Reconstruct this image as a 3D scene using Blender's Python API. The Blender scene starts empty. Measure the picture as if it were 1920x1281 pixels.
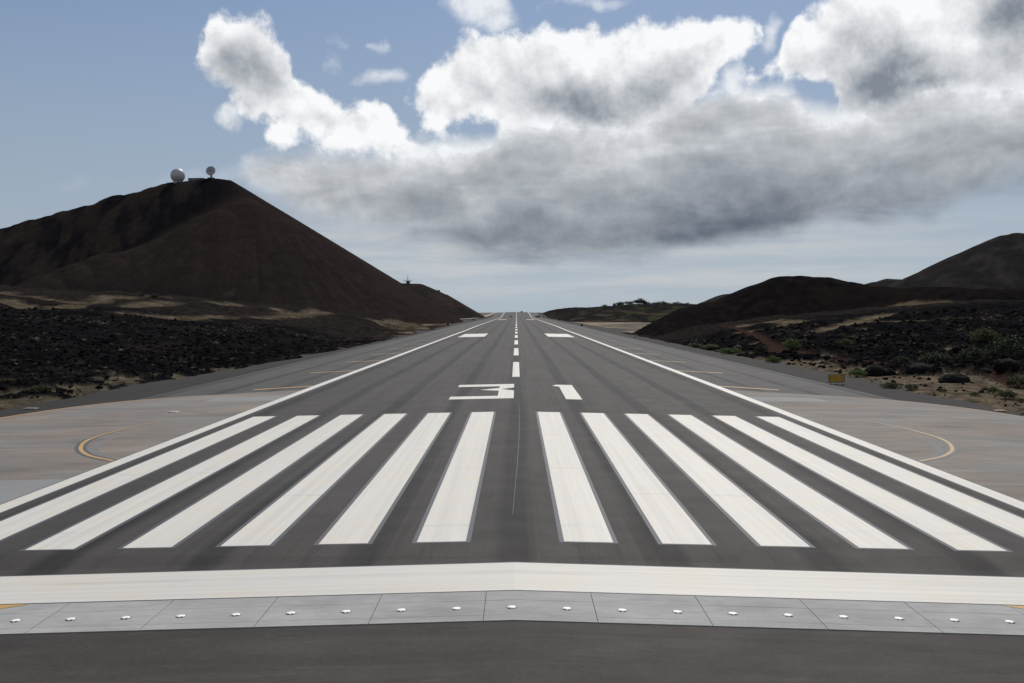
import bpy, bmesh, math, random
import numpy as np
from mathutils import Vector, Matrix, Euler

# ------------------------------------------------------------------ camera, world, sun, exposure
SC = bpy.context.scene
COL = SC.collection
F = 1924.0                                   # focal length in pixels of a 1920 wide picture
CAM = Vector((0.05, 0.0, 8.3))
cam_d = bpy.data.cameras.new('camera')
cam = bpy.data.objects.new('camera', cam_d)
COL.objects.link(cam)
cam_d.sensor_width = 36.0
cam_d.lens = 36.0 * F / 1920.0
cam_d.clip_start = 0.1
cam_d.clip_end = 80000.0
cam.location = CAM
cam.rotation_euler = Euler((math.radians(90.0) - math.atan(48.5 / F), 0.0, math.atan(8.3 / F)), 'XYZ')
SC.camera = cam
CAMR = cam.rotation_euler.to_matrix()

SUN_EL, SUN_AZ = math.radians(47.0), math.radians(13.0)      # azimuth east of the runway axis
SUN = Vector((math.sin(SUN_AZ) * math.cos(SUN_EL), math.cos(SUN_AZ) * math.cos(SUN_EL), math.sin(SUN_EL)))
sun_d = bpy.data.lights.new('sun', 'SUN')
sun_d.energy = 3.4
sun_d.angle = math.radians(0.53)
sun_d.color = (1.0, 0.955, 0.89)
sun = bpy.data.objects.new('sun', sun_d)
COL.objects.link(sun)
sun.rotation_euler = SUN.to_track_quat('Z', 'Y').to_euler()

SC.view_settings.view_transform = 'Standard'
SC.view_settings.look = 'None'
SC.view_settings.exposure = 0.0
SC.view_settings.gamma = 1.0
SC.view_settings.use_curve_mapping = False
SC.render.engine = 'CYCLES'
SC.cycles.max_bounces = 2
SC.cycles.diffuse_bounces = 1
SC.cycles.glossy_bounces = 1
SC.cycles.transparent_max_bounces = 4
SC.cycles.use_denoising = True


def ray(px, py):
    """direction of the view through a photograph pixel"""
    return CAMR @ Vector(((px - 960.0) / F, -(py - 640.5) / F, -1.0))


def at(px, py, y):
    d = ray(px, py)
    return CAM + d * ((y - CAM.y) / d.y)


class Nodes:
    """small helper to write node trees as formulas"""
    def __init__(self, tree):
        self.t = tree
        self.n = tree.nodes
        self.l = tree.links

    def put(self, sock, v):
        if isinstance(v, bpy.types.NodeSocket):
            self.l.new(v, sock)
        elif v is not None:
            try:
                sock.default_value = v
            except Exception:
                sock.default_value = tuple(v) + (1.0,)

    def math(self, op, a, b=None, c=None, clamp=False):
        m = self.n.new('ShaderNodeMath')
        m.operation = op
        m.use_clamp = clamp
        self.put(m.inputs[0], a)
        if b is not None:
            self.put(m.inputs[1], b)
        if c is not None:
            self.put(m.inputs[2], c)
        return m.outputs[0]

    def add(self, a, b): return self.math('ADD', a, b)
    def sub(self, a, b): return self.math('SUBTRACT', a, b)
    def mul(self, a, b): return self.math('MULTIPLY', a, b)
    def mad(self, a, b, c): return self.math('MULTIPLY_ADD', a, b, c)

    def vec(self, op, a, b=None, c=None):
        m = self.n.new('ShaderNodeVectorMath')
        m.operation = op
        self.put(m.inputs[0], a)
        if b is not None:
            self.put(m.inputs[1], b)
        if c is not None:
            self.put(m.inputs[2], c)
        return m.outputs['Value'] if op in ('DOT_PRODUCT', 'LENGTH', 'DISTANCE') else m.outputs[0]

    def xyz(self, v):
        s = self.n.new('ShaderNodeSeparateXYZ')
        self.put(s.inputs[0], v)
        return s.outputs

    def comb(self, x, y, z=0.0):
        s = self.n.new('ShaderNodeCombineXYZ')
        self.put(s.inputs[0], x)
        self.put(s.inputs[1], y)
        self.put(s.inputs[2], z)
        return s.outputs[0]

    def step(self, v, lo, hi, to0=0.0, to1=1.0):
        m = self.n.new('ShaderNodeMapRange')
        m.interpolation_type = 'SMOOTHSTEP'
        self.put(m.inputs[0], v)
        for i, x in enumerate((lo, hi, to0, to1)):
            self.put(m.inputs[i + 1], x)
        return m.outputs[0]

    def lin(self, v, lo, hi, to0=0.0, to1=1.0):
        m = self.n.new('ShaderNodeMapRange')
        self.put(m.inputs[0], v)
        for i, x in enumerate((lo, hi, to0, to1)):
            self.put(m.inputs[i + 1], x)
        return m.outputs[0]

    def noise(self, v, scale, detail=4.0, rough=0.55, dist=0.0, color=False):
        m = self.n.new('ShaderNodeTexNoise')
        self.put(m.inputs['Vector'], v)
        m.inputs['Scale'].default_value = scale
        m.inputs['Detail'].default_value = detail
        m.inputs['Roughness'].default_value = rough
        m.inputs['Distortion'].default_value = dist
        return m.outputs['Color'] if color else m.outputs[0]

    def mix(self, f, a, b):
        m = self.n.new('ShaderNodeMix')
        m.data_type = 'RGBA'
        self.put(m.inputs[0], f)
        for s, v in ((m.inputs[6], a), (m.inputs[7], b)):
            if isinstance(v, bpy.types.NodeSocket):
                self.l.new(v, s)
            else:
                s.default_value = (v[0], v[1], v[2], 1.0)
        return m.outputs[2]

    def scalecol(self, c, f):
        return self.vec('SCALE', c) if False else self._sc(c, f)

    def _sc(self, c, f):
        m = self.n.new('ShaderNodeVectorMath')
        m.operation = 'SCALE'
        self.put(m.inputs[0], c if isinstance(c, bpy.types.NodeSocket) else tuple(c[:3]))
        self.put(m.inputs[3], f)
        return m.outputs[0]

    def curve(self, v, pts):
        m = self.n.new('ShaderNodeFloatCurve')
        self.put(m.inputs[1], v)
        c = m.mapping.curves[0]
        pts = sorted(pts)
        while len(c.points) < len(pts):
            c.points.new(0.5, 0.5)
        for p, (x, y) in zip(c.points, pts):
            p.location = (min(max(x, 0), 1), min(max(y, 0), 1))
            p.handle_type = 'AUTO_CLAMPED'
        m.mapping.update()
        return m.outputs[0]


# ---- sky: Nishita daylight behind cumulus clouds set by azimuth and elevation
AR, EB, ER = 0.62, -0.06, 0.50


def ae(px, py):
    d = ray(px, py).normalized()
    a, e = math.atan2(d.x, d.y), math.asin(d.z)
    return (a + AR) / (2 * AR), (e - EB) / ER


def build_world():
    w = bpy.data.worlds.new('World')
    SC.world = w
    w.use_nodes = True
    t = w.node_tree
    for n in list(t.nodes):
        t.nodes.remove(n)
    N = Nodes(t)
    out = t.nodes.new('ShaderNodeOutputWorld')
    sky = t.nodes.new('ShaderNodeTexSky')
    sky.sky_type = 'NISHITA'
    sky.sun_disc = False
    sky.sun_elevation = SUN_EL
    sky.sun_rotation = SUN_AZ
    sky.altitude = 0.0
    sky.air_density = 1.0
    sky.dust_density = 0.25
    sky.ozone_density = 1.5
    tc = t.nodes.new('ShaderNodeTexCoord')
    d = tc.outputs['Generated']
    x, y, z = N.xyz(d)
    a = N.math('ARCTAN2', x, y)
    e = N.math('ARCSINE', z)
    U = N.mad(a, 1 / (2 * AR), 0.5)
    V = N.mad(e, 1 / ER, -EB / ER)
    nA = N.noise(d, 13.0, 10.0, 0.60)                                       # heaps, puffs and ragged edges
    nB = N.noise(N.vec('ADD', d, (0.004, 0.0, 0.014)), 13.0, 6.0, 0.60)    # the same heaps a little nearer the sun
    nx, ny, nz = N.xyz(N.noise(d, 20.0, 2.0, 0.5, color=True))
    Uw = N.mad(N.sub(nx, 0.5), 0.040, U)
    Vw = N.mad(N.sub(ny, 0.5), 0.070, V)
    rag = N.sub(nA, 0.5)
    relief = N.sub(nB, nA)                      # positive: more cloud towards the sun, so in its own shade

    U4 = N.mad(N.sub(nx, 0.5), 0.022, U)
    V4 = N.mad(N.sub(ny, 0.5), 0.030, V)

    def layer(top, bot, calm=False):
        u_, v_ = (U4, V4) if calm else (Uw, Vw)
        T = N.curve(u_, [ae(*p) for p in top])
        B = N.curve(u_, [ae(*p) for p in bot])
        return N.sub(T, v_), N.sub(v_, B)

    def blobs(lst, hard=False):
        acc = None
        for (px, py, rx, ry, k) in lst:
            u0, v0 = ae(px, py)
            u1 = ae(px + rx, py)[0] - u0
            v1 = v0 - ae(px, py + ry)[1]
            p = N.vec('MULTIPLY_ADD', N.comb(Uw, Vw), (1 / u1, 1 / v1, 0), (-u0 / u1, -v0 / v1, 0))
            q = N.math('SUBTRACT', 1.0, N.vec('DOT_PRODUCT', p, p), clamp=True)
            if not hard:
                q = N.mul(q, q)
            q = N.mul(q, k)
            acc = q if acc is None else N.add(acc, q)
        return acc

    grey = blobs([(450, 130, 110, 105, 0.9), (520, 185, 70, 55, 0.35), (1110, 215, 190, 85, 0.75), (1250, 170, 120, 90, 0.40), (1010, 190, 150, 70, 0.3),
                  (1670, 190, 190, 150, 0.95), (1870, 200, 150, 150, 0.75), (1920, 20, 130, 110, 0.8), (640, 235, 90, 40, 0.25)])

    # 1 thin stratus low over the horizon
    stn = N.noise(N.comb(N.mul(a, 6.0), N.mul(e, 70.0), 3.0), 1.0, 4.0, 0.6)
    stm = N.mul(N.step(V, ae(968, 600)[1], ae(968, 520)[1]), N.step(V, ae(968, 450)[1], ae(968, 360)[1], 1.0, 0.0))
    stm = N.mul(stm, N.mul(N.step(a, -0.36, -0.12), N.step(a, 0.20, 0.46, 1.0, 0.45)))
    stratus = N.mul(N.mul(N.step(stn, 0.33, 0.66, 0.22, 1.0), stm), 0.88)
    # 2 long dark-bottomed bank
    t4, b4 = layer([(300, 350), (440, 330), (470, 308), (550, 298), (620, 305), (700, 308), (760, 295), (790, 262), (830, 262), (900, 268), (960, 248), (1010, 243),
                    (1100, 260), (1180, 255), (1260, 210), (1330, 190), (1450, 182), (1530, 190), (1600, 205), (1700, 190), (1800, 180), (1990, 140), (2090, 180), (2200, 250), (2320, 310)],
                   [(300, 330), (440, 326), (470, 350), (520, 380), (600, 414), (680, 432), (760, 434), (850, 459), (930, 474), (1020, 478), (1100, 466), (1200, 470), (1300, 454),
                    (1400, 442), (1500, 430), (1560, 412), (1650, 402), (1740, 387), (1850, 357), (1920, 345), (1990, 332), (2090, 325), (2200, 310), (2320, 285)], True)
    dt4 = N.add(t4, N.mul(rag, 0.10))
    bn = N.sub(N.noise(N.comb(N.mul(a, 11.0), N.mul(e, 30.0), 5.0), 1.0, 6.0, 0.58, 0.4), 0.5)
    db4 = N.add(b4, N.add(N.mul(rag, 0.05), N.mul(bn, 0.06)))
    a4 = N.mul(N.step(dt4, -0.030, 0.014), N.step(db4, -0.030, 0.030))
    sh4 = N.lin(N.add(N.add(t4, N.mul(bn, 0.14)), N.add(N.mul(rag, 0.12), N.mul(relief, 0.26))), -0.010, 0.275)
    sh4 = N.mul(N.math('POWER', N.math('MAXIMUM', sh4, 0.0), 0.56), 1.0)
    # 3 centre heap
    t2, b2 = layer([(640, 205), (735, 195), (752, 182), (790, 140), (830, 95), (880, 70), (930, 60), (1000, 43), (1060, 33), (1130, 22), (1180, 28), (1250, 40), (1330, 35), (1400, 18),
                    (1425, 30), (1445, 110), (1540, 130)],
                   [(640, 165), (735, 178), (752, 195), (800, 238), (870, 268), (930, 262), (1000, 268), (1060, 262), (1130, 278), (1200, 272), (1280, 242), (1320, 195), (1340, 140), (1400, 80),
                    (1425, 60), (1445, 60), (1540, 60)])
    # 4 right heap
    t3, b3 = layer([(1340, 190), (1435, 145), (1470, 112), (1500, 40), (1550, 5), (1600, -50), (1700, -70), (1990, -90), (2090, -60), (2200, 20), (2320, 160)],
                   [(1340, 130), (1435, 140), (1480, 168), (1530, 192), (1600, 262), (1700, 290), (1990, 260), (2090, 225), (2200, 170), (2320, 110)])
    # 5 left heap
    t1, b1 = layer([(280, 150), (350, 110), (372, 82), (392, 62), (402, 34), (430, 16), (470, 30), (500, 55), (530, 75), (550, 110), (590, 135), (620, 170), (690, 185), (720, 200), (745, 230), (775, 268), (850, 320)],
                   [(280, 80), (350, 90), (372, 100), (400, 128), (440, 168), (480, 195), (510, 232), (545, 268), (600, 274), (660, 272), (700, 282), (775, 276), (850, 250)])
    core = N.math('MAXIMUM', N.math('MINIMUM', t1, b1), N.math('MAXIMUM', N.math('MINIMUM', t2, b2), N.math('MINIMUM', t3, b3)))
    dens = N.add(core, N.mul(rag, 0.26))
    a123 = N.step(dens, -0.006, 0.027)
    # 6 loose scraps
    sc = blobs([(660, 66, 95, 30, 1), (722, 84, 40, 24, 1), (720, 147, 60, 26, 1), (435, 222, 40, 36, 1), (1452, 55, 28, 60, 1), (905, 22, 90, 66, 1.3), (1110, 6, 120, 30, 1.2), (790, 200, 60, 50, 0.7), (690, 130, 90, 60, 0.55), (580, 330, 90, 40, 0.9),
                (1375, 148, 46, 34, 1), (620, 110, 60, 40, 0.6), (385, 100, 30, 26, 0.8)], True)
    a6 = N.mul(N.mul(N.step(N.add(sc, N.mul(rag, 4.0)), 0.45, 1.6), N.step(sc, 0.0, 0.35)), 0.8)
    # 7 the same kind of sky outside the picture
    outm = N.math('MAXIMUM', N.step(N.math('ABSOLUTE', a), 0.53, 0.75), N.step(e, 0.34, 0.46))
    a7 = N.mul(N.step(nA, 0.50, 0.60), N.mul(outm, N.step(e, 0.05, 0.12)))

    heap_a = N.math('MAXIMUM', a123, N.math('MAXIMUM', a6, a7))
    g = N.add(N.mul(grey, N.mad(rag, 1.6, 1.0)), N.mul(relief, 2.6))
    g = N.add(g, N.mul(N.step(core, 0.0, 0.13), 0.34))
    hs = N.lin(g, 0.0, 1.25)
    heap_c = N.mix(hs, (0.95, 0.96, 0.975), (0.225, 0.258, 0.308))
    bank_c = N.mix(sh4, (0.80, 0.82, 0.845), (0.125, 0.155, 0.200))
    bank_c = N._sc(bank_c, N.add(1.0, N.add(N.mul(rag, 0.45), N.mul(bn, -0.60))))

    bg = t.nodes.new('ShaderNodeBackground')
    N.put(bg.inputs[0], sky.outputs[0])
    bg.inputs[1].default_value = 0.080
    N.put(sky.inputs[0], N.comb(x, y, N.mad(N.math('ABSOLUTE', z), 0.92, 0.13)))     # the sea haze hides the reddened lowest degrees
    hz = N.mul(N.step(e, 0.0, 0.40, 1.0, 0.0), 0.76)

    def over(base, col, alpha):
        b = t.nodes.new('ShaderNodeBackground')
        N.put(b.inputs[0], col)
        b.inputs[1].default_value = 1.0
        m = t.nodes.new('ShaderNodeMixShader')
        N.put(m.inputs[0], alpha)
        N.l.new(base, m.inputs[1])
        N.l.new(b.outputs[0], m.inputs[2])
        return m.outputs[0]
    s = over(bg.outputs[0], (0.385, 0.428, 0.462, 1), hz)
    s = over(s, (0.54, 0.57, 0.595, 1), stratus)
    s = over(s, heap_c, heap_a)
    s = over(s, bank_c, a4)
    N.l.new(s, out.inputs[0])
    w.cycles.sampling_method = 'NONE'


build_world()
# END WORLD

# ------------------------------------------------------------------ bookkeeping helpers
def tag(o, label=None, cat=None, group=None, kind=None):
    if label: o['label'] = label
    if cat: o['category'] = cat
    if group: o['group'] = group
    if kind: o['kind'] = kind
    return o


def link(name, data, parent=None):
    o = bpy.data.objects.new(name, data)
    COL.objects.link(o)
    if parent is not None:
        o.parent = parent
    return o


def empty(name, loc, rz=0.0):
    o = link(name, None)
    o.location = loc
    o.rotation_euler = (0, 0, rz)
    o.empty_display_size = 0.3
    return o


def mesh_np(name, verts, faces, mat, smooth=False, color=None):
    """mesh from numpy arrays: verts (n,3), faces (m,k)"""
    verts = np.asarray(verts, np.float32)
    faces = np.asarray(faces, np.int32)
    me = bpy.data.meshes.new(name)
    me.vertices.add(len(verts))
    me.vertices.foreach_set('co', verts.ravel())
    m, k = faces.shape
    me.loops.add(m * k)
    me.loops.foreach_set('vertex_index', faces.ravel())
    me.polygons.add(m)
    me.polygons.foreach_set('loop_start', np.arange(0, m * k, k, dtype=np.int32))
    me.update(calc_edges=True)
    me.polygons.foreach_set('use_smooth', np.full(m, smooth, bool))
    if color is not None:
        at_ = me.color_attributes.new('tint', 'FLOAT_COLOR', 'POINT')
        c = np.ones((len(verts), 4), np.float32)
        c[:, :3] = color
        at_.data.foreach_set('color', c.ravel())
    me.validate()
    if mat: me.materials.append(mat)
    return me


def from_bm(name, bm, mat, smooth=False):
    me = bpy.data.meshes.new(name)
    bm.normal_update()
    bm.to_mesh(me)
    bm.free()
    if smooth:
        me.polygons.foreach_set('use_smooth', np.ones(len(me.polygons), bool))
    if mat: me.materials.append(mat)
    return me


def box(bm, cx, cy, cz, sx, sy, sz, bevel=0.0, rz=0.0):
    M = Matrix.Translation((cx, cy, cz)) @ Matrix.Rotation(rz, 4, 'Z') @ Matrix.Diagonal((sx, sy, sz, 1))
    r = bmesh.ops.create_cube(bm, size=1.0, matrix=M)
    if bevel > 0:
        es = list({e for v in r['verts'] for e in v.link_edges})
        bmesh.ops.bevel(bm, geom=es, offset=bevel, segments=1, affect='EDGES')


def tube(bm, p, q, r0, r1=None, seg=10):
    p, q = Vector(p), Vector(q)
    d = q - p
    M = Matrix.Translation((p + q) / 2) @ d.to_track_quat('Z', 'Y').to_matrix().to_4x4()
    bmesh.ops.create_cone(bm, cap_ends=True, segments=seg, radius1=r0, radius2=r0 if r1 is None else r1, depth=d.length, matrix=M)


def lathe(bm, prof, seg=32, M=None):
    rings = []
    for r, z in prof:
        ring = []
        for i in range(seg):
            a = 2 * math.pi * i / seg
            co = Vector((r * math.cos(a), r * math.sin(a), z))
            ring.append(bm.verts.new(M @ co if M else co))
        rings.append(ring)
    for a, b in zip(rings, rings[1:]):
        for i in range(seg):
            j = (i + 1) % seg
            bm.faces.new((a[i], a[j], b[j], b[i]))
    bm.faces.new(list(reversed(rings[0])))
    bm.faces.new(rings[-1])


# ---- noise in numpy
_rng = np.random.RandomState(7)
_perm = _rng.permutation(4096).astype(np.int64)
_ang = _rng.rand(4096) * 2 * np.pi
_gx, _gy = np.cos(_ang), np.sin(_ang)


def perlin(x, y, seed=0):
    xi, yi = np.floor(x).astype(np.int64), np.floor(y).astype(np.int64)
    xf, yf = x - xi, y - yi
    u = xf * xf * xf * (xf * (xf * 6 - 15) + 10)
    v = yf * yf * yf * (yf * (yf * 6 - 15) + 10)
    def g(ix, iy, fx, fy):
        h = _perm[(_perm[(ix + seed * 131) & 4095] + iy) & 4095]
        return _gx[h] * fx + _gy[h] * fy
    a = g(xi, yi, xf, yf)
    b = g(xi + 1, yi, xf - 1, yf)
    c = g(xi, yi + 1, xf, yf - 1)
    d = g(xi + 1, yi + 1, xf - 1, yf - 1)
    return (a + u * (b - a)) + v * ((c + u * (d - c)) - (a + u * (b - a)))


def fbm(x, y, octv=4, seed=0, gain=0.5, lac=2.03):
    s = np.zeros_like(x, dtype=float)
    amp, tot = 1.0, 0.0
    for i in range(octv):
        s += amp * perlin(x, y, seed + i * 17)
        tot += amp
        amp *= gain
        x, y = x * lac + 3.1, y * lac - 1.7
    return s / tot * 1.5


def ridged(x, y, octv=4, seed=0, gain=0.55):
    s = np.zeros_like(x, dtype=float)
    amp, tot = 1.0, 0.0
    for i in range(octv):
        s += amp * (1.0 - 2.2 * np.abs(perlin(x, y, seed + i * 13)))
        tot += amp
        amp *= gain
        x, y = x * 2.11 + 5.2, y * 2.11 - 2.3
    return s / tot


def sstep(v, a, b):
    t = np.clip((v - a) / (b - a), 0, 1)
    return t * t * (3 - 2 * t)


# ------------------------------------------------------------------ runway profile: piecewise straight, crowned two per cent
_pd = np.array([-400, -60, 30, 82, 124, 161, 222, 283, 344, 405, 466, 527, 588, 700, 850, 1047, 1300, 1475, 1600, 1800, 1946, 2060, 2400, 3200.])
_pz = np.array([0, 0, 0, 0, -.1, -.25, -.45, -.67, -.89, -1.15, -1.39, -1.50, -1.64, -2.1, -2.8, -3.67, -4.9, -5.5, -4.5, -1.7, -.3, -.35, -4., -14.])
KN = np.array([-400, -60, 0, 26, 34, 36.2, 60, 90, 115, 140, 170, 200, 230, 260, 300, 340, 380, 420, 460, 500, 540, 590, 650, 720, 800, 900, 1000, 1100, 1200, 1300,
               1400, 1475, 1530, 1600, 1700, 1800, 1880, 1946, 2000, 2060, 2400, 3200.])
KZ = np.interp(KN, _pd, _pz) + 0.00775 * KN
CROWN = 0.021


def rz(x, y):
    return np.interp(y, KN, KZ) - np.interp(y, [34.0, 36.2], [0.029, CROWN]) * np.abs(x)


def sheet(name, poly, lift, mat, parent=None, xbreaks=(0.0,), me_only=False):
    """a polygon (x, y) laid on the runway profile, cut at every break of the profile"""
    bm = bmesh.new()
    vs = [bm.verts.new((p[0], p[1], 0)) for p in poly]
    f = bm.faces.new(vs)
    bm.normal_update()
    if f.normal.z < 0:
        f.normal_flip()
    bmesh.ops.triangulate(bm, faces=bm.faces[:])
    ys = [p[1] for p in poly]
    xs = [p[0] for p in poly]
    for k in KN:
        if min(ys) + 1e-4 < k < max(ys) - 1e-4:
            bmesh.ops.bisect_plane(bm, geom=bm.verts[:] + bm.edges[:] + bm.faces[:], dist=1e-6, plane_co=(0, k, 0), plane_no=(0, 1, 0))
    for k in xbreaks:
        if min(xs) + 1e-4 < k < max(xs) - 1e-4:
            bmesh.ops.bisect_plane(bm, geom=bm.verts[:] + bm.edges[:] + bm.faces[:], dist=1e-6, plane_co=(k, 0, 0), plane_no=(1, 0, 0))
    for v in bm.verts:
        v.co.z = float(rz(v.co.x, v.co.y)) + lift
    bmesh.ops.triangulate(bm, faces=bm.faces[:])
    for fc in bm.faces:
        fc.normal_update()
        if fc.normal.z < 0:
            fc.normal_flip()
    me = from_bm(name, bm, mat)
    return link(name, me, parent)


def rect(x0, x1, y0, y1):
    return [(x0, y0), (x1, y0), (x1, y1), (x0, y1)]


# ------------------------------------------------------------------ materials
def mat_new(name):
    m = bpy.data.materials.new(name)
    m.use_nodes = True
    t = m.node_tree
    b = t.nodes['Principled BSDF']
    N = Nodes(t)
    tc = t.nodes.new('ShaderNodeTexCoord')
    return m, N, b, tc.outputs['Object']


def plain(name, col, rough=0.6, metal=0.0, var=0.15, scale=6.0):
    m, N, b, P = mat_new(name)
    n = N.noise(P, scale, 4.0, 0.6)
    N.put(b.inputs['Base Color'], N._sc(col, N.mad(N.sub(n, 0.5), 2 * var, 1.0)))
    b.inputs['Roughness'].default_value = rough
    b.inputs['Metallic'].default_value = metal
    return m


def stretched(N, P, sx, sy, sz=1.0, off=(0, 0, 0)):
    return N.vec('MULTIPLY_ADD', P, (sx, sy, sz), off)


def mat_asphalt(name, base, lane, lane_dark, lane_w, along_y=True, rough=0.78):
    m, N, b, P = mat_new(name)
    x, y, z = N.xyz(P)
    wob = N.mul(N.sub(N.noise(stretched(N, P, 0.3, 0.03), 1.0, 2.0), 0.5), 0.8)
    xx = N.add(x, wob)
    q = N.math('ABSOLUTE', N.sub(N.math('FRACT', N.add(N.math('DIVIDE', xx, lane), 100.5)), 0.5))
    dist = N.mul(q, lane)
    band = N.step(dist, lane_w * 0.35, lane_w, 1.0, 0.0)
    patch = N.step(N.noise(stretched(N, P, 0.5, 0.02, 1, (7, 3, 0)), 1.0, 3.0), 0.30, 0.62, 0.68, 1.0)
    band = N.mul(N.mul(band, patch), lane_dark)
    broad = N.mul(N.sub(N.noise(stretched(N, P, 0.35, 0.035, 1, (2, 9, 0)), 1.0, 5.0, 0.6), 0.5), 0.75)
    rub = N.step(N.noise(stretched(N, P, 1.7, 0.012, 1, (5, 1, 0)), 1.0, 5.0, 0.68), 0.46, 0.72)
    rub = N.mul(N.mul(rub, N.step(N.math('ABSOLUTE', x), 3.0, 19.0, 0.42, 0.16)), 1.0 if lane_dark > 0.2 else 0.0)
    blot = N.mul(N.sub(N.noise(P, 0.22, 7.0, 0.68), 0.5), 0.55)
    if not along_y:
        broad = N.mul(N.sub(N.noise(stretched(N, P, 0.07, 0.9), 1.0, 6.0, 0.70, 0.8), 0.5), 1.25)
    scuff = N.mul(N.step(N.noise(stretched(N, P, 0.22, 1.1, 1, (1, 6, 0)), 1.0, 6.0, 0.7, 1.2), 0.56, 0.74), 0.0 if along_y else 0.55)
    if not along_y:
        blot = N.mul(blot, 1.7)
    fine = N.mul(N.sub(N.noise(P, 6.0, 5.0, 0.78), 0.5), 1.0)
    grit = N.mul(N.sub(N.noise(P, 26.0, 3.0, 0.75), 0.5), 0.8)
    f = N.add(1.0, N.add(N.add(broad, blot), N.add(fine, grit)))
    f = N.add(f, scuff)
    f = N.math('MAXIMUM', N.mul(N.mul(f, N.sub(1.0, band)), N.sub(1.0, rub)), 0.2)
    N.put(b.inputs['Base Color'], N._sc(base, f))
    N.put(b.inputs['Roughness'], N.mad(N.noise(P, 0.5, 4.0), 0.18, rough - 0.09))
    b.inputs['Specular IOR Level'].default_value = 0.15
    bump = N.n.new('ShaderNodeBump')
    bump.inputs['Strength'].default_value = 0.35
    bump.inputs['Distance'].default_value = 0.006
    N.put(bump.inputs['Height'], N.noise(P, 60.0, 3.0, 0.7))
    N.l.new(bump.outputs[0], b.inputs['Normal'])
    return m


def mat_paint(name, col, along='y', wear=0.10, rough=0.55):
    m, N, b, P = mat_new(name)
    s1 = (3.2, 0.035, 1) if along == 'y' else (0.05, 4.2, 1)
    s2 = (9.0, 0.05, 1) if along == 'y' else (0.10, 11.0, 1)
    st = N.sub(N.noise(stretched(N, P, *s1), 1.0, 4.0, 0.6), 0.5)
    st2 = N.sub(N.noise(stretched(N, P, *s2), 1.0, 2.0, 0.6), 0.5)
    bl = N.sub(N.noise(P, 0.45, 6.0, 0.62), 0.5)
    fi = N.sub(N.noise(P, 14.0, 4.0, 0.7), 0.5)
    f = N.add(1.0, N.add(N.add(N.mul(st, 2.6 * wear), N.mul(st2, 1.3 * wear)), N.add(N.mul(bl, 1.8 * wear), N.mul(fi, 1.0 * wear))))
    # faint curved tyre marks
    w = N.n.new('ShaderNodeTexWave')
    w.wave_type = 'RINGS'
    w.inputs['Scale'].default_value = 0.045
    w.inputs['Distortion'].default_value = 5.0
    w.inputs['Detail'].default_value = 1.0
    w.inputs['Detail Scale'].default_value = 0.06
    N.put(w.inputs['Vector'], P)
    tm = N.mul(N.step(w.outputs[1], 0.988, 1.0), N.step(N.noise(P, 0.12, 2.0), 0.45, 0.6))
    f = N.mul(f, N.sub(1.0, N.mul(tm, 0.10)))
    c = N.mix(N.step(bl, -0.08, 0.22), col, (col[0] * 0.97, col[1] * 0.925, col[2] * 0.85))
    chip = N.mul(N.step(N.add(fi, N.mul(bl, 0.5)), 0.20, 0.30), 0.45)
    c = N.mix(chip, c, (0.16, 0.15, 0.14))
    N.put(b.inputs['Base Color'], N._sc(c, f))
    b.inputs['Roughness'].default_value = rough
    b.inputs['Specular IOR Level'].default_value = 0.3
    return m


def mat_concrete(name, col, warm, sy=0.25, sx=0.05, amount=0.5):
    m, N, b, P = mat_new(name)
    st = N.sub(N.noise(stretched(N, P, sx, sy), 1.0, 7.0, 0.66, 0.5), 0.5)
    st2 = N.sub(N.noise(stretched(N, P, sx * 4, sy * 5, 1, (4, 4, 0)), 1.0, 5.0, 0.62), 0.5)
    bl = N.noise(P, 0.10, 5.0, 0.6)
    fi = N.sub(N.noise(P, 10.0, 5.0, 0.7), 0.5)
    c = N.mix(N.step(bl, 0.38, 0.66), col, warm)
    f = N.add(1.0, N.add(N.mul(st, amount), N.add(N.mul(st2, amount * 0.55), N.mul(fi, amount * 0.3))))
    N.put(b.inputs['Base Color'], N._sc(c, f))
    b.inputs['Roughness'].default_value = 0.85
    b.inputs['Specular IOR Level'].default_value = 0.3
    return m


def mat_tint(name, speck=(0.6, 3.0), amount=0.55, bump=0.0):
    """terrain: colour of the ground from the 'tint' attribute, broken up by grain"""
    m, N, b, P = mat_new(name)
    at_ = N.n.new('ShaderNodeVertexColor')
    at_.layer_name = 'tint'
    n1 = N.sub(N.noise(P, speck[0], 6.0, 0.7), 0.5)
    n2 = N.sub(N.noise(P, speck[1], 4.0, 0.7), 0.5)
    f = N.math('MAXIMUM', N.add(1.0, N.add(N.mul(n1, 2 * amount), N.mul(n2, 2 * amount))), 0.12)
    N.put(b.inputs['Base Color'], N._sc(at_.outputs[0], f))
    b.inputs['Roughness'].default_value = 0.95
    b.inputs['Specular IOR Level'].default_value = 0.0
    if bump:
        bn = N.n.new('ShaderNodeBump')
        bn.inputs['Strength'].default_value = 1.0
        bn.inputs['Distance'].default_value = bump
        N.put(bn.inputs['Height'], N.noise(P, speck[1], 5.0, 0.7))
        N.l.new(bn.outputs[0], b.inputs['Normal'])
    return m


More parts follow.
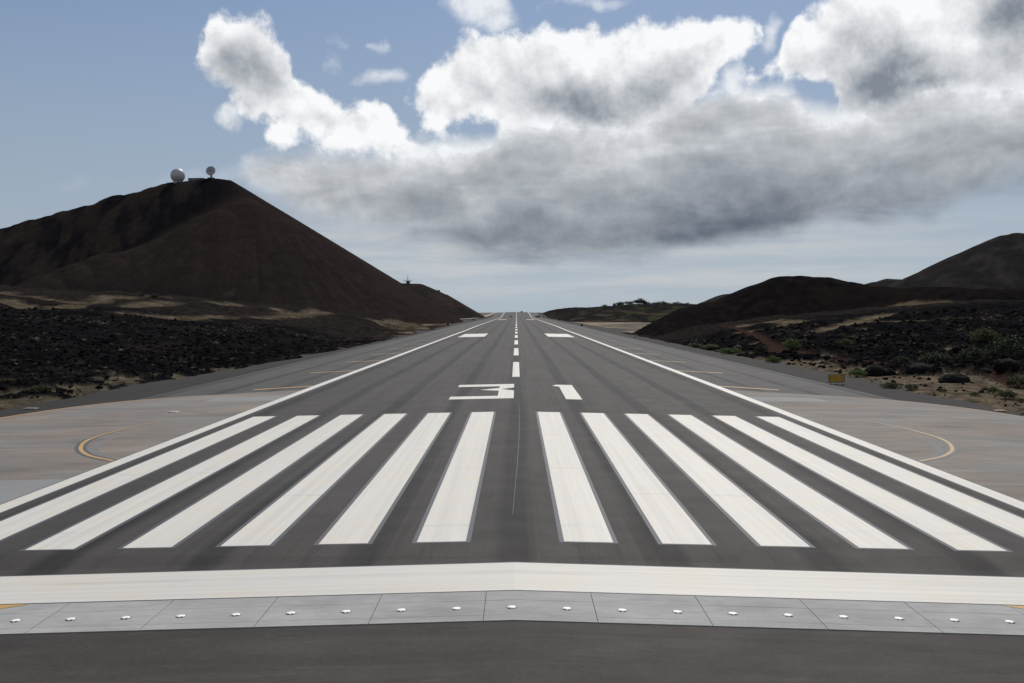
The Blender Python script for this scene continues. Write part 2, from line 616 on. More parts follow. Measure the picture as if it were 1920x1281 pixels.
M_RUN = mat_asphalt('runway asphalt', (0.0455, 0.0408, 0.0370), 5.22, 0.66, 0.90)
M_SHO = mat_asphalt('shoulder asphalt', (0.060, 0.0560, 0.0530), 5.22, 0.55, 0.8)
M_BLAST = mat_asphalt('blast pad asphalt', (0.0400, 0.0348, 0.0308), 400.0, 0.0, 1.0, along_y=False)
M_WHITE = mat_paint('white paint along', (0.575, 0.55, 0.50), 'y', 0.14)
M_WHITEX = mat_paint('white paint across', (0.555, 0.533, 0.487), 'x', 0.14)
M_BORDER = plain('sealed border', (0.036, 0.040, 0.052), 0.7, 0.0, 0.3, 3.0)
M_YELLOW = mat_paint('yellow paint', (0.46, 0.27, 0.065), 'y', 0.14)
M_YDULL = mat_paint('dull yellow paint', (0.36, 0.225, 0.075), 'y', 0.2)
M_YFADE = mat_paint('faded yellow paint', (0.27, 0.185, 0.10), 'y', 0.2)
M_SLAB = mat_concrete('pale slab concrete', (0.275, 0.272, 0.265), (0.325, 0.322, 0.312), 0.7, 0.35, 0.75)
M_PAD = mat_concrete('pad concrete', (0.152, 0.144, 0.132), (0.178, 0.143, 0.116), 0.24, 0.08, 1.5)
M_PATCH = mat_concrete('new concrete patch', (0.205, 0.207, 0.205), (0.195, 0.194, 0.19), 0.6, 0.2, 0.3)
M_VERGE = mat_asphalt('verge grit', (0.0235, 0.0205, 0.0180), 2.6, 0.10, 0.8, rough=0.92)
M_JOINT = plain('joint filler', (0.030, 0.029, 0.028), 0.9)

# ------------------------------------------------------------------ the airfield pavement
ground_ext = [-40000, -9000, -2500, -900, -400, -150, -90, -60, -47, 47, 60, 90, 150, 400, 900, 2500, 9000, 40000]


def build_ground():
    ys = np.concatenate([[-30000, -6000, -1500], KN, [5000, 12000, 60000]])
    X, Y = np.meshgrid(np.array(ground_ext, float), ys)
    Z = np.interp(Y, KN, KZ) - 1.15 - 0.004 * np.clip(np.abs(X) - 47, 0, 600)
    Z = np.where((Y > 3200) | (Y < -400), -10.0, Z)
    Z = np.where(np.abs(X) > 900, -10.0, Z)
    ny, nx = X.shape
    idx = np.arange(nx * ny).reshape(ny, nx)
    fc = np.stack([idx[:-1, :-1], idx[:-1, 1:], idx[1:, 1:], idx[1:, :-1]], -1).reshape(-1, 4)
    m, N, b, P = mat_new('island ground')
    n = N.noise(stretched(N, P, 0.020, 0.006), 1.0, 7.0, 0.62)
    n2 = N.noise(stretched(N, P, 0.09, 0.03, 1, (3, 3, 0)), 1.0, 5.0, 0.65)
    c = N.mix(N.step(n, 0.40, 0.56), (0.045, 0.034, 0.030), (0.20, 0.155, 0.105))
    c = N.mix(N.step(n2, 0.50, 0.68), c, (0.028, 0.024, 0.023))
    N.put(b.inputs['Base Color'], N._sc(c, N.mad(N.sub(N.noise(P, 1.2, 5.0, 0.7), 0.5), 0.9, 1.0)))
    b.inputs['Roughness'].default_value = 0.95
    b.inputs['Specular IOR Level'].default_value = 0.1
    o = link('ground', mesh_np('ground', np.stack([X, Y, Z], -1).reshape(-1, 3), fc, m))
    tag(o, 'bare tan and brown island ground beyond the airfield', 'ground', kind='structure')


build_ground()

shoulders = {}
for s, side in ((-1, 'radome hill'), (1, 'yellow sign')):
    q = rect(22.0, 48.5, -80, 1990) if s > 0 else rect(-48.5, -22.0, -80, 1990)
    tag(sheet('verge', q, -0.03, M_VERGE), 'dark grey grit strip outside the asphalt shoulder on the %s side' % side, 'verge', kind='structure')
    q = rect(22.2, 37.6, 36.3, 1960) if s > 0 else rect(-37.6, -22.2, 36.3, 1960)
    shoulders[s] = tag(sheet('shoulder', q, 0.0, M_SHO), 'grey asphalt shoulder outside the white edge line on the %s side' % side, 'shoulder', kind='structure')
runway = sheet('runway', rect(-22.45, 22.45, 29.87, 2060), 0.004, M_RUN)
tag(runway, 'dark asphalt runway running straight to the horizon', 'runway', kind='structure')
blast = sheet('blast_pad', rect(-60, 60, -80, 26.99), 0.004, M_BLAST)
tag(blast, 'dark brownish asphalt apron in front of the pale slab strip', 'apron', kind='structure')

PADL = [(24.65, 27.16), (46.5, 27.16), (46.5, 60), (45.2, 75), (43.3, 85.5), (41.2, 94.2), (37.9, 100.6), (33.0, 104.8), (28.3, 107.6), (22.5, 110.3), (22.5, 30.1), (24.65, 30.1)]
pads = []
for s in (-1, 1):
    pl = [(s * x, y) for x, y in PADL]
    if s < 0:
        pl = pl[::-1]
    p = sheet('turning_pad', pl, 0.004, M_PAD)
    pads.append(p)
tag(pads[0], 'stained concrete turning pad beside the runway on the radome side', 'concrete pad', 'concrete pads beside the runway', 'structure')
tag(pads[1], 'stained concrete turning pad beside the runway on the yellow sign side', 'concrete pad', 'concrete pads beside the runway', 'structure')

# ---- runway paint, each mark a piece of its own
ME_CACHE = {}
for n in range(6):
    for s in (-1, 1):
        x0 = 1.753 + 3.505 * n
        a, b_ = (x0, x0 + 1.753) if s > 0 else (-x0 - 1.753, -x0)
        st = sheet('threshold_stripe', rect(a, b_, 36.4, 82.1), 0.012, M_WHITE, runway)
        sheet('stripe_border', rect(a - 0.17, b_ + 0.17, 36.26, 82.2), 0.008, M_BORDER, st)
bar = sheet('threshold_bar', rect(-23.2, 23.2, 29.97, 33.22), 0.012, M_WHITEX, runway)
sheet('bar_border', rect(-23.3, 23.3, 29.88, 33.33), 0.008, M_BORDER, bar)
for s in (-1, 1):
    a, b_ = (22.0, 22.92) if s > 0 else (-22.92, -22.0)
    e = sheet('edge_line', rect(a, b_, 36.25, 2050), 0.012, M_WHITE, runway)
    sheet('edge_line_border', rect(a - 0.1, b_ + 0.1, 36.25, 400), 0.008, M_BORDER, e)
y = 124.8
while y < 2040:
    sheet('centre_line_dash', rect(-0.455, 0.455, y, y + 36.6), 0.012, M_WHITE, runway)
    y += 60.96
for y0, y1 in ((331, 379), (1047, 1095)):
    for s in (-1, 1):
        a, b_ = (10.3, 18.9) if s > 0 else (-18.9, -10.3)
        sheet('aiming_point_block', rect(a, b_, y0, y1), 0.012, M_WHITE, runway)
three = [(-6.2, 112.6), (-6.2, 109.5), (-1.72, 109.5), (-1.72, 107.1), (-3.7, 104.9), (-1.72, 103.5), (-1.72, 97.3), (-6.2, 97.3), (-6.2, 94.3), (-0.2, 94.3),
         (-0.2, 103.5), (-1.55, 105.5), (-0.2, 107.4), (-0.2, 112.6)]
one = [(4.62, 94.3), (6.12, 94.3), (6.12, 112.6), (4.45, 112.6), (3.9, 110.9), (4.62, 109.8)]
sheet('runway_number_three', three, 0.012, M_WHITE, runway)
sheet('runway_number_one', one, 0.012, M_WHITE, runway)
# a pale scrape curving along the centre seam
bm = bmesh.new()
prev = None
for i in range(25):
    t = i / 24
    yy = 41.0 + 49.0 * t
    xx = -0.10 + 0.40 * math.sin(t * 1.9) - 0.02 * t
    w = 0.007 + 0.007 * math.sin(math.pi * t)
    v = [bm.verts.new((xx + k * w, yy, float(rz(xx, yy)) + 0.010 + 0.02 * w)) for k in (-1, 1)]
    if prev: bm.faces.new((prev[0], prev[1], v[1], v[0]))
    prev = v
link('scrape_mark', from_bm('scrape_mark', bm, plain('pale scrape', (0.12, 0.118, 0.115), 0.8)), runway)

# shoulder diagonals
for s in (-1, 1):
    y = 115.8
    while y < 640:
        h = 0.45
        pl = [(s * 22.98, y - h), (s * 22.98, y + h), (s * 28.7, y - 3.9 + h), (s * 28.7, y - 3.9 - h)]
        if s > 0: pl = pl[::-1]
        sheet('shoulder_diagonal', pl, 0.012, M_YELLOW if y < 250 else M_YFADE, shoulders[s])
        y += 30.48


def ribbon_on_profile(name, pts, width, lift, mat, parent, n=60, taper=False):
    """a painted line through (x, y) points, smoothed, laid on the profile"""
    P = [Vector((p[0], p[1], 0)) for p in pts]
    P = [P[0] * 2 - P[1]] + P + [P[-1] * 2 - P[-2]]
    path = []
    for i in range(1, len(P) - 2):
        for k in range(n // (len(P) - 3)):
            t = k / (n // (len(P) - 3))
            a, b_, c, d = P[i - 1], P[i], P[i + 1], P[i + 2]
            path.append(0.5 * ((2 * b_) + (c - a) * t + (2 * a - 5 * b_ + 4 * c - d) * t * t + (3 * b_ - a - 3 * c + d) * t ** 3))
    path.append(P[-2])
    bm = bmesh.new()
    prev = None
    for i, q in enumerate(path):
        tg = (path[min(i + 1, len(path) - 1)] - path[max(i - 1, 0)]).normalized()
        nn = Vector((-tg.y, tg.x, 0))
        w = width / 2 * (1.0 - (0.85 * max(0.0, i / len(path) - 0.5) * 2 if taper else 0))
        v = []
        for k in (-1, 1):
            c = q + nn * w * k
            v.append(bm.verts.new((c.x, c.y, float(rz(c.x, c.y)) + lift)))
        if prev: bm.faces.new((prev[1], prev[0], v[0], v[1]))
        prev = v
    for fc in bm.faces:
        fc.normal_update()
        if fc.normal.z < 0: fc.normal_flip()
    return link(name, from_bm(name, bm, mat), parent)


for s, pad in ((-1, pads[0]), (1, pads[1])):
    pts = [(s * 23.1, 58.6), (s * 25.6, 61.2), (s * 27.6, 64.8), (s * 28.9, 69.5), (s * 28.8, 75.0), (s * 27.8, 80.0), (s * 26.6, 85.0)]
    ln = ribbon_on_profile('turn_line', pts, 0.24, 0.014, M_YELLOW if s < 0 else M_YDULL, pad, taper=True)
    ribbon_on_profile('turn_line_border', pts[:6], 0.72, 0.010, M_BORDER, ln, taper=True)
    pe = [(s * 46.3, 60), (s * 45.0, 75), (s * 43.1, 85.3), (s * 41.0, 94.0), (s * 37.7, 100.4), (s * 32.8, 104.6)]
    ribbon_on_profile('pad_edge_line', pe, 0.32, 0.014, M_YELLOW if s < 0 else M_YFADE, pad)
    # tyre scrubs left by turning aircraft
    ribbon_on_profile('tyre_scrub', [(s * 24.6, 60.5), (s * 26.6, 64.5), (s * 27.5, 70.0), (s * 26.8, 76.5)], 0.55, 0.008,
                      plain('tyre scrub', (0.135, 0.13, 0.125), 0.85, 0, 0.35, 2.0), pad, taper=True)
    for yj, x1 in ((50.5, 40.0), (71.5, 33.0), (88.0, 36.0)):
        q = rect(23.0, x1, yj, yj + 0.12) if s > 0 else rect(-x1, -23.0, yj, yj + 0.12)
        sheet('pad_joint', q, 0.007, plain('pad joint', (0.085, 0.08, 0.075), 0.9, 0, 0.6, 0.4), pad)
    # pale repaired panels in the concrete
    pr = [(22.96, 97.3), (29.8, 97.3), (29.8, 102.0), (22.96, 102.0)]
    pr2 = [(22.96, 38.0), (46.4, 38.0), (46.4, 52.3), (22.96, 52.3)]
    for q in (pr, pr2):
        pl = [(s * x, yy) for x, yy in q]
        if s < 0: pl = pl[::-1]
        if q is pr2 and s > 0: continue
        sheet('concrete_patch', pl, 0.008, M_PATCH, pad)
    # start of the yellow chevron on the slabs
    ch = [(s * 14.2, 29.8), (s * 18.65, 27.05), (s * 21.05, 27.05), (s * 16.65, 29.8)]
    if s > 0: ch = ch[::-1]
    sheet('chevron_end', ch, 0.034, M_YELLOW, blast)

# ---- pale slab strip with recessed joints, every slab its own piece
strip = sheet('slab_strip', rect(-24.6, 24.6, 27.0, 29.86), 0.006, M_JOINT)
tag(strip, 'pale concrete slab strip across the runway end holding a row of lights', 'slab strip', kind='structure')
rows = ((27.02, 27.50), (27.515, 28.90), (28.915, 29.82))
rnd = random.Random(4)
for i in range(-8, 8):
    xa, xb = -0.83 + 3.05 * i, -0.83 + 3.05 * (i + 1)
    for (ya, yb) in rows:
        bm = bmesh.new()
        x0, x1 = xa + 0.009, xb - 0.009
        xs = [x0, 0.0, x1] if x0 < 0 < x1 else [x0, x1]
        up = 0.024 + rnd.uniform(0, 0.003)
        for a, b_ in zip(xs, xs[1:]):
            g = 0.0
            top = [bm.verts.new((x, yy, float(rz(x, yy)) + up)) for x, yy in ((a, ya), (b_, ya), (b_, yb), (a, yb))]
            low = [bm.verts.new((v.co.x, v.co.y, v.co.z - 0.03)) for v in top]
            bm.faces.new(top)
            for k in range(4):
                bm.faces.new((top[k], low[k], low[(k + 1) % 4], top[(k + 1) % 4]))
        o = link('slab', from_bm('slab', bm, M_SLAB), strip)

# ---- inset threshold lights
M_LAMPW = plain('white lamp casting', (0.80, 0.775, 0.77), 0.6, 0.0, 0.12, 20)
M_LAMPD = plain('dark lens slot', (0.02, 0.02, 0.022), 0.3)
M_RING = plain('dark steel ring', (0.05, 0.05, 0.052), 0.5, 0.3)


def make_light():
    bm = bmesh.new()
    lathe(bm, [(0.178, -0.02), (0.178, 0.003), (0.16, 0.005), (0.155, -0.01)], 28)
    ring = from_bm('mounting_ring', bm, M_RING)
    bm = bmesh.new()
    lathe(bm, [(0.152, 0.0), (0.150, 0.012), (0.142, 0.026), (0.115, 0.036), (0.05, 0.040), (0.006, 0.041)], 28)
    dome = from_bm('casting', bm, M_LAMPW, True)
    bm = bmesh.new()
    box(bm, 0, 0, 0, 0.062, 0.05, 0.024, 0.004)
    slot = from_bm('lens', bm, M_LAMPD)
    return ring, dome, slot


LR, LD, LS = make_light()
for i in range(-9, 10):
    x = -0.08 + 1.527 * i
    yy = 28.17
    e = empty('threshold_light', (x, yy, float(rz(x, yy)) + 0.026))
    side = 'middle one of the slab strip row' if i == 0 else ('%s from the middle one towards the %s side' % (
        ['first', 'second', 'third', 'fourth', 'fifth', 'sixth', 'seventh', 'eighth', 'ninth'][abs(i) - 1], 'radome hill' if i < 0 else 'yellow sign'))
    tag(e, 'round white inset light, ' + side, 'runway light', 'row of inset lights on the slab strip')
    e.rotation_euler = (0, 0.029 * (1 if x > 0 else -1), 0)
    e.scale = (0.84, 0.84, 0.7)
    link('mounting_ring', LR, e)
    c = link('casting', LD, e)
    for s in (-1, 1):
        q = link('lens', LS, c)
        q.location = (s * 0.070, -0.128, 0.016)
        q.rotation_euler = (0.5, 0, s * 0.45)

# ------------------------------------------------------------------ terrain
class Spline:
    """thin plate spline through (x, y, z) points"""
    def __init__(self, pts, lam=0.02):
        P = np.array([(p[0], p[1]) for p in pts], float) / 100.0
        z = np.array([p[2] for p in pts], float)
        n = len(P)
        r = np.hypot(P[:, None, 0] - P[None, :, 0], P[:, None, 1] - P[None, :, 1])
        K = self.phi(r) + lam * np.eye(n)
        A = np.zeros((n + 3, n + 3))
        A[:n, :n] = K
        A[:n, n] = 1
        A[:n, n + 1:] = P
        A[n, :n] = 1
        A[n + 1:, :n] = P.T
        self.w = np.linalg.solve(A, np.concatenate([z, np.zeros(3)]))
        self.P = P

    @staticmethod
    def phi(r):
        return np.where(r > 1e-9, r * r * np.log(np.maximum(r, 1e-9)), 0.0)

    def __call__(self, x, y):
        x, y = np.asarray(x, float) / 100.0, np.asarray(y, float) / 100.0
        n = len(self.P)
        s = self.w[n] + self.w[n + 1] * x + self.w[n + 2] * y
        for i in range(n):
            s = s + self.w[i] * self.phi(np.hypot(x - self.P[i, 0], y - self.P[i, 1]))
        return s


def ridge_hill(x, y, ridges, soft=6.0):
    """height of a hill: the highest of several sloping ridge lines, blended; ridge = (points, slope, rounding)"""
    acc = None
    for pts, slope, rnd_ in ridges:
        best = None
        for (p, q) in zip(pts, pts[1:]):
            dx, dy = q[0] - p[0], q[1] - p[1]
            L = dx * dx + dy * dy + 1e-9
            t = np.clip(((x - p[0]) * dx + (y - p[1]) * dy) / L, 0, 1)
            dist = np.hypot(x - p[0] - t * dx, y - p[1] - t * dy)
            h = p[2] + t * (q[2] - p[2]) - slope * (np.sqrt(dist * dist + rnd_ * rnd_) - rnd_)
            best = h if best is None else np.maximum(best, h)
        if acc is None:
            acc = best
        else:
            k = np.clip(0.5 + 0.5 * (best - acc) / soft, 0, 1)
            acc = acc * (1 - k) + best * k + soft * k * (1 - k)
    return acc


def polydist(x, y, pts):
    best = None
    for p, q in zip(pts, pts[1:]):
        dx, dy = q[0] - p[0], q[1] - p[1]
        L = dx * dx + dy * dy + 1e-9
        t = np.clip(((x - p[0]) * dx + (y - p[1]) * dy) / L, 0, 1)
        dd = np.hypot(x - p[0] - t * dx, y - p[1] - t * dy)
        best = dd if best is None else np.minimum(best, dd)
    return best


def grid_faces(nr, nc, flip=False):
    idx = np.arange(nr * nc).reshape(nr, nc)
    f = np.stack([idx[:-1, :-1], idx[:-1, 1:], idx[1:, 1:], idx[1:, :-1]], -1).reshape(-1, 4)
    return f[:, ::-1] if flip else f


def lerp(a, b, t):
    return a + (b - a) * t


def tint_mix(c, col, f):
    return c + (np.array(col)[None, :] - c) * np.clip(f, 0, 1)[:, None]


LAVA = (0.0085, 0.0083, 0.0090)
CINDER = (0.0190, 0.0158, 0.0150)
TAN = (0.138, 0.110, 0.077)
GRASS = (0.085, 0.074, 0.039)
RED = (0.036, 0.0215, 0.0180)

# control points of the two lava fields, as (photo x, photo y, distance)
def pts3(lst):
    return [tuple(at(*p)) for p in lst]


EDGE = [(s, yy) for s in (1,) for yy in (40, 70, 100, 140, 190, 250, 320, 400, 480, 560, 650)]
left_cp = pts3([(-150, 640, 160), (30, 690, 150), (250, 668, 185), (420, 655, 215), (560, 640, 260), (680, 632, 330),
                (-180, 590, 240), (60, 598, 240), (250, 600, 265), (430, 602, 310), (560, 606, 360), (680, 612, 430), (780, 616, 520),
                (-150, 556, 310), (30, 566, 320), (160, 572, 335), (300, 565, 360), (430, 577, 400), (540, 590, 430), (620, 584, 470), (720, 600, 540), (800, 608, 640),
                (-150, 545, 420), (60, 552, 420), (260, 551, 440), (380, 566, 470), (520, 577, 510), (650, 588, 570), (760, 602, 660)])
left_cp += [(-46.5, yy, float(rz(46.5, yy)) + 0.1) for (_, yy) in EDGE]
right_cp = pts3([(1760, 722, 118), (1910, 735, 112), (2050, 740, 110), (1700, 695, 150), (1900, 690, 145), (2050, 700, 140), (1900, 640, 190), (2080, 640, 190), (1600, 662, 195), (1450, 660, 200),
                 (1500, 622, 245), (1320, 640, 270), (1620, 606, 265), (1750, 590, 265), (1920, 585, 260), (2080, 585, 255),
                 (1230, 622, 350), (1350, 612, 320), (1480, 600, 330), (1620, 585, 330), (1780, 570, 320), (1920, 568, 310), (2080, 568, 300)])
right_cp += [(46.0, yy, float(rz(46.0, yy)) + 0.05) for (_, yy) in EDGE[:9]]
TL, TR = Spline(left_cp), Spline(right_cp)

# sandy and grassy lines in the fields, traced as ground lines
def hit(px, py, fn, y0=60.0, y1=900.0, n=1700):
    """where the view through a photo pixel first meets a height function"""
    d = ray(px, py)
    ys = np.linspace(y0, y1, n)
    t = (ys - CAM.y) / d.y
    xs = CAM.x + d.x * t
    zs = CAM.z + d.z * t
    under = zs <= fn(xs, ys)
    i = int(np.argmax(under)) if under.any() else n - 1
    return float(xs[i]), float(ys[i])


def base_left(x, y):
    e = rz(46.5, y)
    k = sstep(-x, 46.5, 66.0)
    far = TL(x, y)
    return lerp(e, np.maximum(far, e - 0.5), k)


def base_right(x, y):
    e = rz(46.0, y)
    k = sstep(x, 46.0, 62.0)
    return lerp(e, np.maximum(TR(x, y), e - 0.4), k)


TRACK = [hit(px, py, base_right) for px, py in ((1925, 727), (1860, 706), (1790, 692), (1700, 686), (1600, 680), (1520, 671), (1462, 662), (1447, 648), (1425, 634), (1395, 622), (1350, 612))]
L_TAN = [[hit(px, py, base_left) for px, py in ln] for ln in (
    [(-60, 548), (10, 553), (60, 560), (130, 567), (180, 566), (235, 558)],
    [(80, 583), (150, 576), (250, 573), (310, 566)],
    [(235, 558), (290, 556), (340, 563), (390, 570), (450, 574), (520, 580), (560, 588)],
    [(-60, 558), (0, 564), (40, 577), (66, 587)],
    [(240, 592), (300, 596), (340, 602), (420, 594), (500, 598), (560, 591), (610, 585), (650, 593), (690, 600)],
    [(640, 592), (700, 602), (760, 606)],
    [(735, 616), (780, 612), (835, 607)])]
R_TAN = [[hit(px, py, base_right) for px, py in ln] for ln in (
    [(1405, 612), (1440, 607), (1500, 607), (1560, 602)],
    [(1410, 622), (1460, 618), (1500, 608)],
    [(1545, 622), (1590, 614), (1620, 600), (1660, 590), (1700, 588)],
    [(1650, 608), (1700, 605)])]


def field(name, side, base, label):
    nr, nc = 520, 430
    if side < 0:
        ys = 62.0 * (640.0 / 62.0) ** np.linspace(0, 1, nr)
    else:
        ys = 62.0 * (440.0 / 62.0) ** np.linspace(0, 1, nr)
    u = np.linspace(0, 1, nc)
    Y = np.repeat(ys[:, None], nc, 1)
    xmax = 0.60 * Y + 30.0
    X = side * (36.0 + np.maximum(xmax - 36.0, 24.0) * u[None, :] ** 1.2)
    X += side * 0.15 * perlin(X * 1.3, Y * 1.3, 3)
    x, y = X.ravel(), Y.ravel()
    ax = np.abs(x)
    z = base(x, y)
    edge = ax - (np.interp(y, [120, 180, 300], [45.2, 40.5, 38.5]) if side < 0 else np.interp(y, [100, 115, 145, 180, 240], [42.8, 42.2, 44.6, 44.0, 42.5])) - 1.6 * fbm(y / 17.0, x * 0 + side, 3, 5) - 0.6 * perlin(y / 2.1, x * 0, 9)
    far = sstep(y, 260, 420)
    # roughness: clinkery lava, smoother on the grassy and sandy ground
    n_big = fbm(x / 22.0, y / 30.0, 3, 11)
    n_mid = ridged(x / 7.0, y / 7.0, 3, 23)
    n_sml = ridged(x / 2.1, y / 2.1, 3, 37)
    if side < 0:
        sand = np.zeros_like(x)
        for ln in L_TAN:
            dd = polydist(x, y, ln) + 5.0 * fbm(x / 9.0, y / 14.0, 3, 41)
            wd = 5.0 + 0.013 * (y - 200)
            sand = np.maximum(sand, sstep(dd, wd, 0.3 * wd))
        pat = fbm(x / 5.5, y / 10.0, 4, 51)
        near = sstep(edge, 20.0, 3.0) * sstep(y, 200, 120)
        spots = sstep(pat + 0.42 * near - 0.13 * sstep(edge, 12, 45), 0.27, 0.40) * sstep(y, 330, 250)
        cinder = sstep(y + 18 * n_big, 300, 335)
    else:
        sand = np.zeros_like(x)
        for ln in R_TAN:
            dd = polydist(x, y, ln) + 4.0 * fbm(x / 8.0, y / 14.0, 3, 41)
            sand = np.maximum(sand, sstep(dd, 5.5, 2.0))
        pat = fbm(x / 7.5, y / 9.0, 4, 57)
        near = 1.5 * sstep(edge, 30.0, 8.0) * sstep(y, 150, 115) + 0.55 * sstep(edge, 14.0, 4.0) * sstep(y, 190, 150) + 0.55 * sstep(edge, 9.0, 2.0) * sstep(y, 240, 170)
        spots = sstep(pat + 0.60 * near + 0.06, 0.22, 0.36) * sstep(y, 260, 220)
        cinder = sstep(y + 20 * n_big, 285, 330)
    track = np.zeros_like(x)
    if side > 0:
        dt = polydist(x, y, TRACK)
        wt = 1.0 + 1.6 * np.exp(-((y - 203) / 14.0) ** 2)
        track = sstep(dt, wt + 0.8, wt - 0.4)
    smooth = np.clip(np.maximum(np.maximum(sand, spots), 0.75 * cinder), 0, 1)
    amp = (1.0 - 0.82 * smooth) * (1 - 0.9 * track) * (0.3 + 0.7 * sstep(edge, 0.0, 9.0))
    z = z + amp * (1.25 * n_big * (1 + far) + 0.50 * n_mid + 0.34 * n_sml) + 0.5 * n_big * smooth * (1 + 1.5 * far)
    if side < 0:
        # humps of cinder between the grassy lines
        z += cinder * (1.6 * fbm(x / 45.0, y / 40.0, 2, 71) - 0.4 * sand)
    z = z - 0.45 * spots * sstep(edge, 8, 18) + 0.14
    k = sstep(edge, 0.0, 2.6)
    z = lerp(rz(np.abs(x), y) - 0.35, z, k)
    # colours of the ground itself
    c = np.tile(np.array(LAVA), (len(x), 1))
    c = tint_mix(c, (0.0125, 0.0117, 0.0122), sstep(fbm(x / 14.0, y / 20.0, 4, 61), 0.0, 0.5) * 0.8)
    c = tint_mix(c, (0.0060, 0.0060, 0.0068), sstep(fbm(x / 9.0, y / 13.0, 3, 85), 0.05, 0.35) * 0.8)
    c = tint_mix(c, TAN, sstep(fbm(x / 1.1, y / 1.8, 3, 87) + 0.5 * fbm(x / 16.0, y / 25.0, 2, 88), 0.42, 0.6) * 0.45)
    c = tint_mix(c, CINDER, cinder * 0.9)
    c = tint_mix(c, (0.026, 0.0185, 0.0165), sstep(fbm(x / 30.0, y / 40.0, 3, 63), 0.25, 0.5) * 0.5)
    c = tint_mix(c, TAN if side > 0 else (0.098, 0.082, 0.056), spots * (0.70 + 0.5 * fbm(x / 3.0, y / 3.0, 3, 65)))
    gr = sstep(fbm(x / 12.0, y / 16.0, 3, 67), -0.2, 0.4)
    c2 = tint_mix(np.tile(np.array(TAN), (len(x), 1)), GRASS, gr * (0.8 if side < 0 else 0.3))
    sd = (sand * (0.62 if side < 0 else 0.8) * (0.85 + 0.5 * fbm(x / 4.0, y / 5.0, 3, 69)))[:, None]
    c = c + (c2 - c) * np.clip(sd, 0, 1)
    if side < 0:
        rd = sstep(edge, 14, 3) * sstep(y, 330, 400)
        c = tint_mix(c, RED, rd * 0.8)
        c = tint_mix(c, TAN, rd * sstep(fbm(x / 9.0, y / 30.0, 3, 77), 0.12, 0.3) * 0.8)
    c = c * np.clip(1 + 0.9 * fbm(x / 1.7, y / 3.0, 3, 81) + 0.5 * fbm(x / 6.0, y / 9.0, 3, 83), 0.3, 2.0)[:, None]
    c = tint_mix(c, RED, track * 0.95)
    v = np.stack([x, y, z], -1)
    o = link(name, mesh_np(name, v, grid_faces(nr, nc, side < 0), mat_tint('lava ground' + (' west' if side < 0 else ' east'), (1.1, 5.0), 0.55, 0.08), False, c))
    tag(o, label, 'lava field', kind='structure')
    return X, Y, z.reshape(nr, nc), smooth.reshape(nr, nc), edge.reshape(nr, nc), track.reshape(nr, nc)


FL = field('lava_field', -1, base_left, 'black clinker lava field below the radome hill')
FR = field('lava_field', 1, base_right, 'dark lava and sandy scrub ground behind the yellow sign')


def field_z(G, x, y):
    """height of a built lava field at a point (nearest vertex)"""
    X, Y, Z = G[0], G[1], G[2]
    r = int(np.argmin(np.abs(Y[:, 0] - y)))
    c = int(np.argmin(np.abs(X[r] - x)))
    return float(Z[r, c])


def hill_mesh(name, label, ridges, xr, dr, mat, tintf, floor, noise, nr=300, nc=320, soft=6.0):
    """a hill as a height grid that fans out from the airfield; xr are slopes x over y"""
    ys = dr[0] * (dr[1] / dr[0]) ** np.linspace(0, 1, nr)
    us = np.linspace(xr[0], xr[1], nc)
    Y = np.repeat(ys[:, None], nc, 1)
    X = Y * us[None, :]
    x, y = X.ravel(), Y.ravel()
    h = ridge_hill(x, y, ridges, soft)
    z = h + noise(x, y, h)
    z = np.minimum(z, rz(46.0, y) - 1.3 + 0.62 * (np.abs(x) - 44.0))      # toes stop short of the verge
    z = np.maximum(z, floor)
    c = tintf(x, y, z)
    o = link(name, mesh_np(name, np.stack([x, y, z], -1), grid_faces(nr, nc), mat, True, c))
    tag(o, label, 'hill', kind='structure')
    return lambda px, py: ridge_hill(np.array([px], float), np.array([py], float), ridges, soft)[0]


M_HILL = mat_tint('cinder slope', (0.10, 0.55), 0.42, 0.25)
M_FAR = mat_tint('far slope', (0.05, 0.22), 0.55, 0.3)

# ---- the big cinder cone with the radomes
back = pts3([(470, 357, 838), (430, 338, 840), (395, 334, 852), (350, 340, 868), (325, 344, 872), (290, 352, 880), (245, 366, 890), (212, 371, 895), (190, 380, 900),
             (130, 394, 915), (60, 412, 930), (0, 433, 945), (-120, 470, 960), (-300, 520, 980)])
back = [(p[0], p[1], p[2]) for p in back]
spur = pts3([(470, 358, 838), (455, 372, 815), (420, 393, 790), (370, 420, 765), (310, 447, 745), (270, 462, 730), (210, 475, 712), (150, 497, 690), (90, 520, 665), (0, 548, 630)])
cone_ridges = [(back, 0.72, 10.0), (spur, 0.62, 12.0)]


def cone_noise(x, y, h):
    ang = np.arctan2(y - 838, x + 215)
    rad = np.hypot(x + 215, y - 838)
    g = fbm(ang * 22, rad / 160.0, 4, 5)
    left = sstep(-x, 235, 300)
    rough = fbm(x / 30.0, y / 60.0, 4, 15)
    return 0.9 * g * sstep(rad, 20, 120) + rough * (0.8 + 2.6 * left * sstep(np.abs(rad), 40, 140)) + 0.35 * fbm(x / 5.0, y / 5.0, 3, 19)


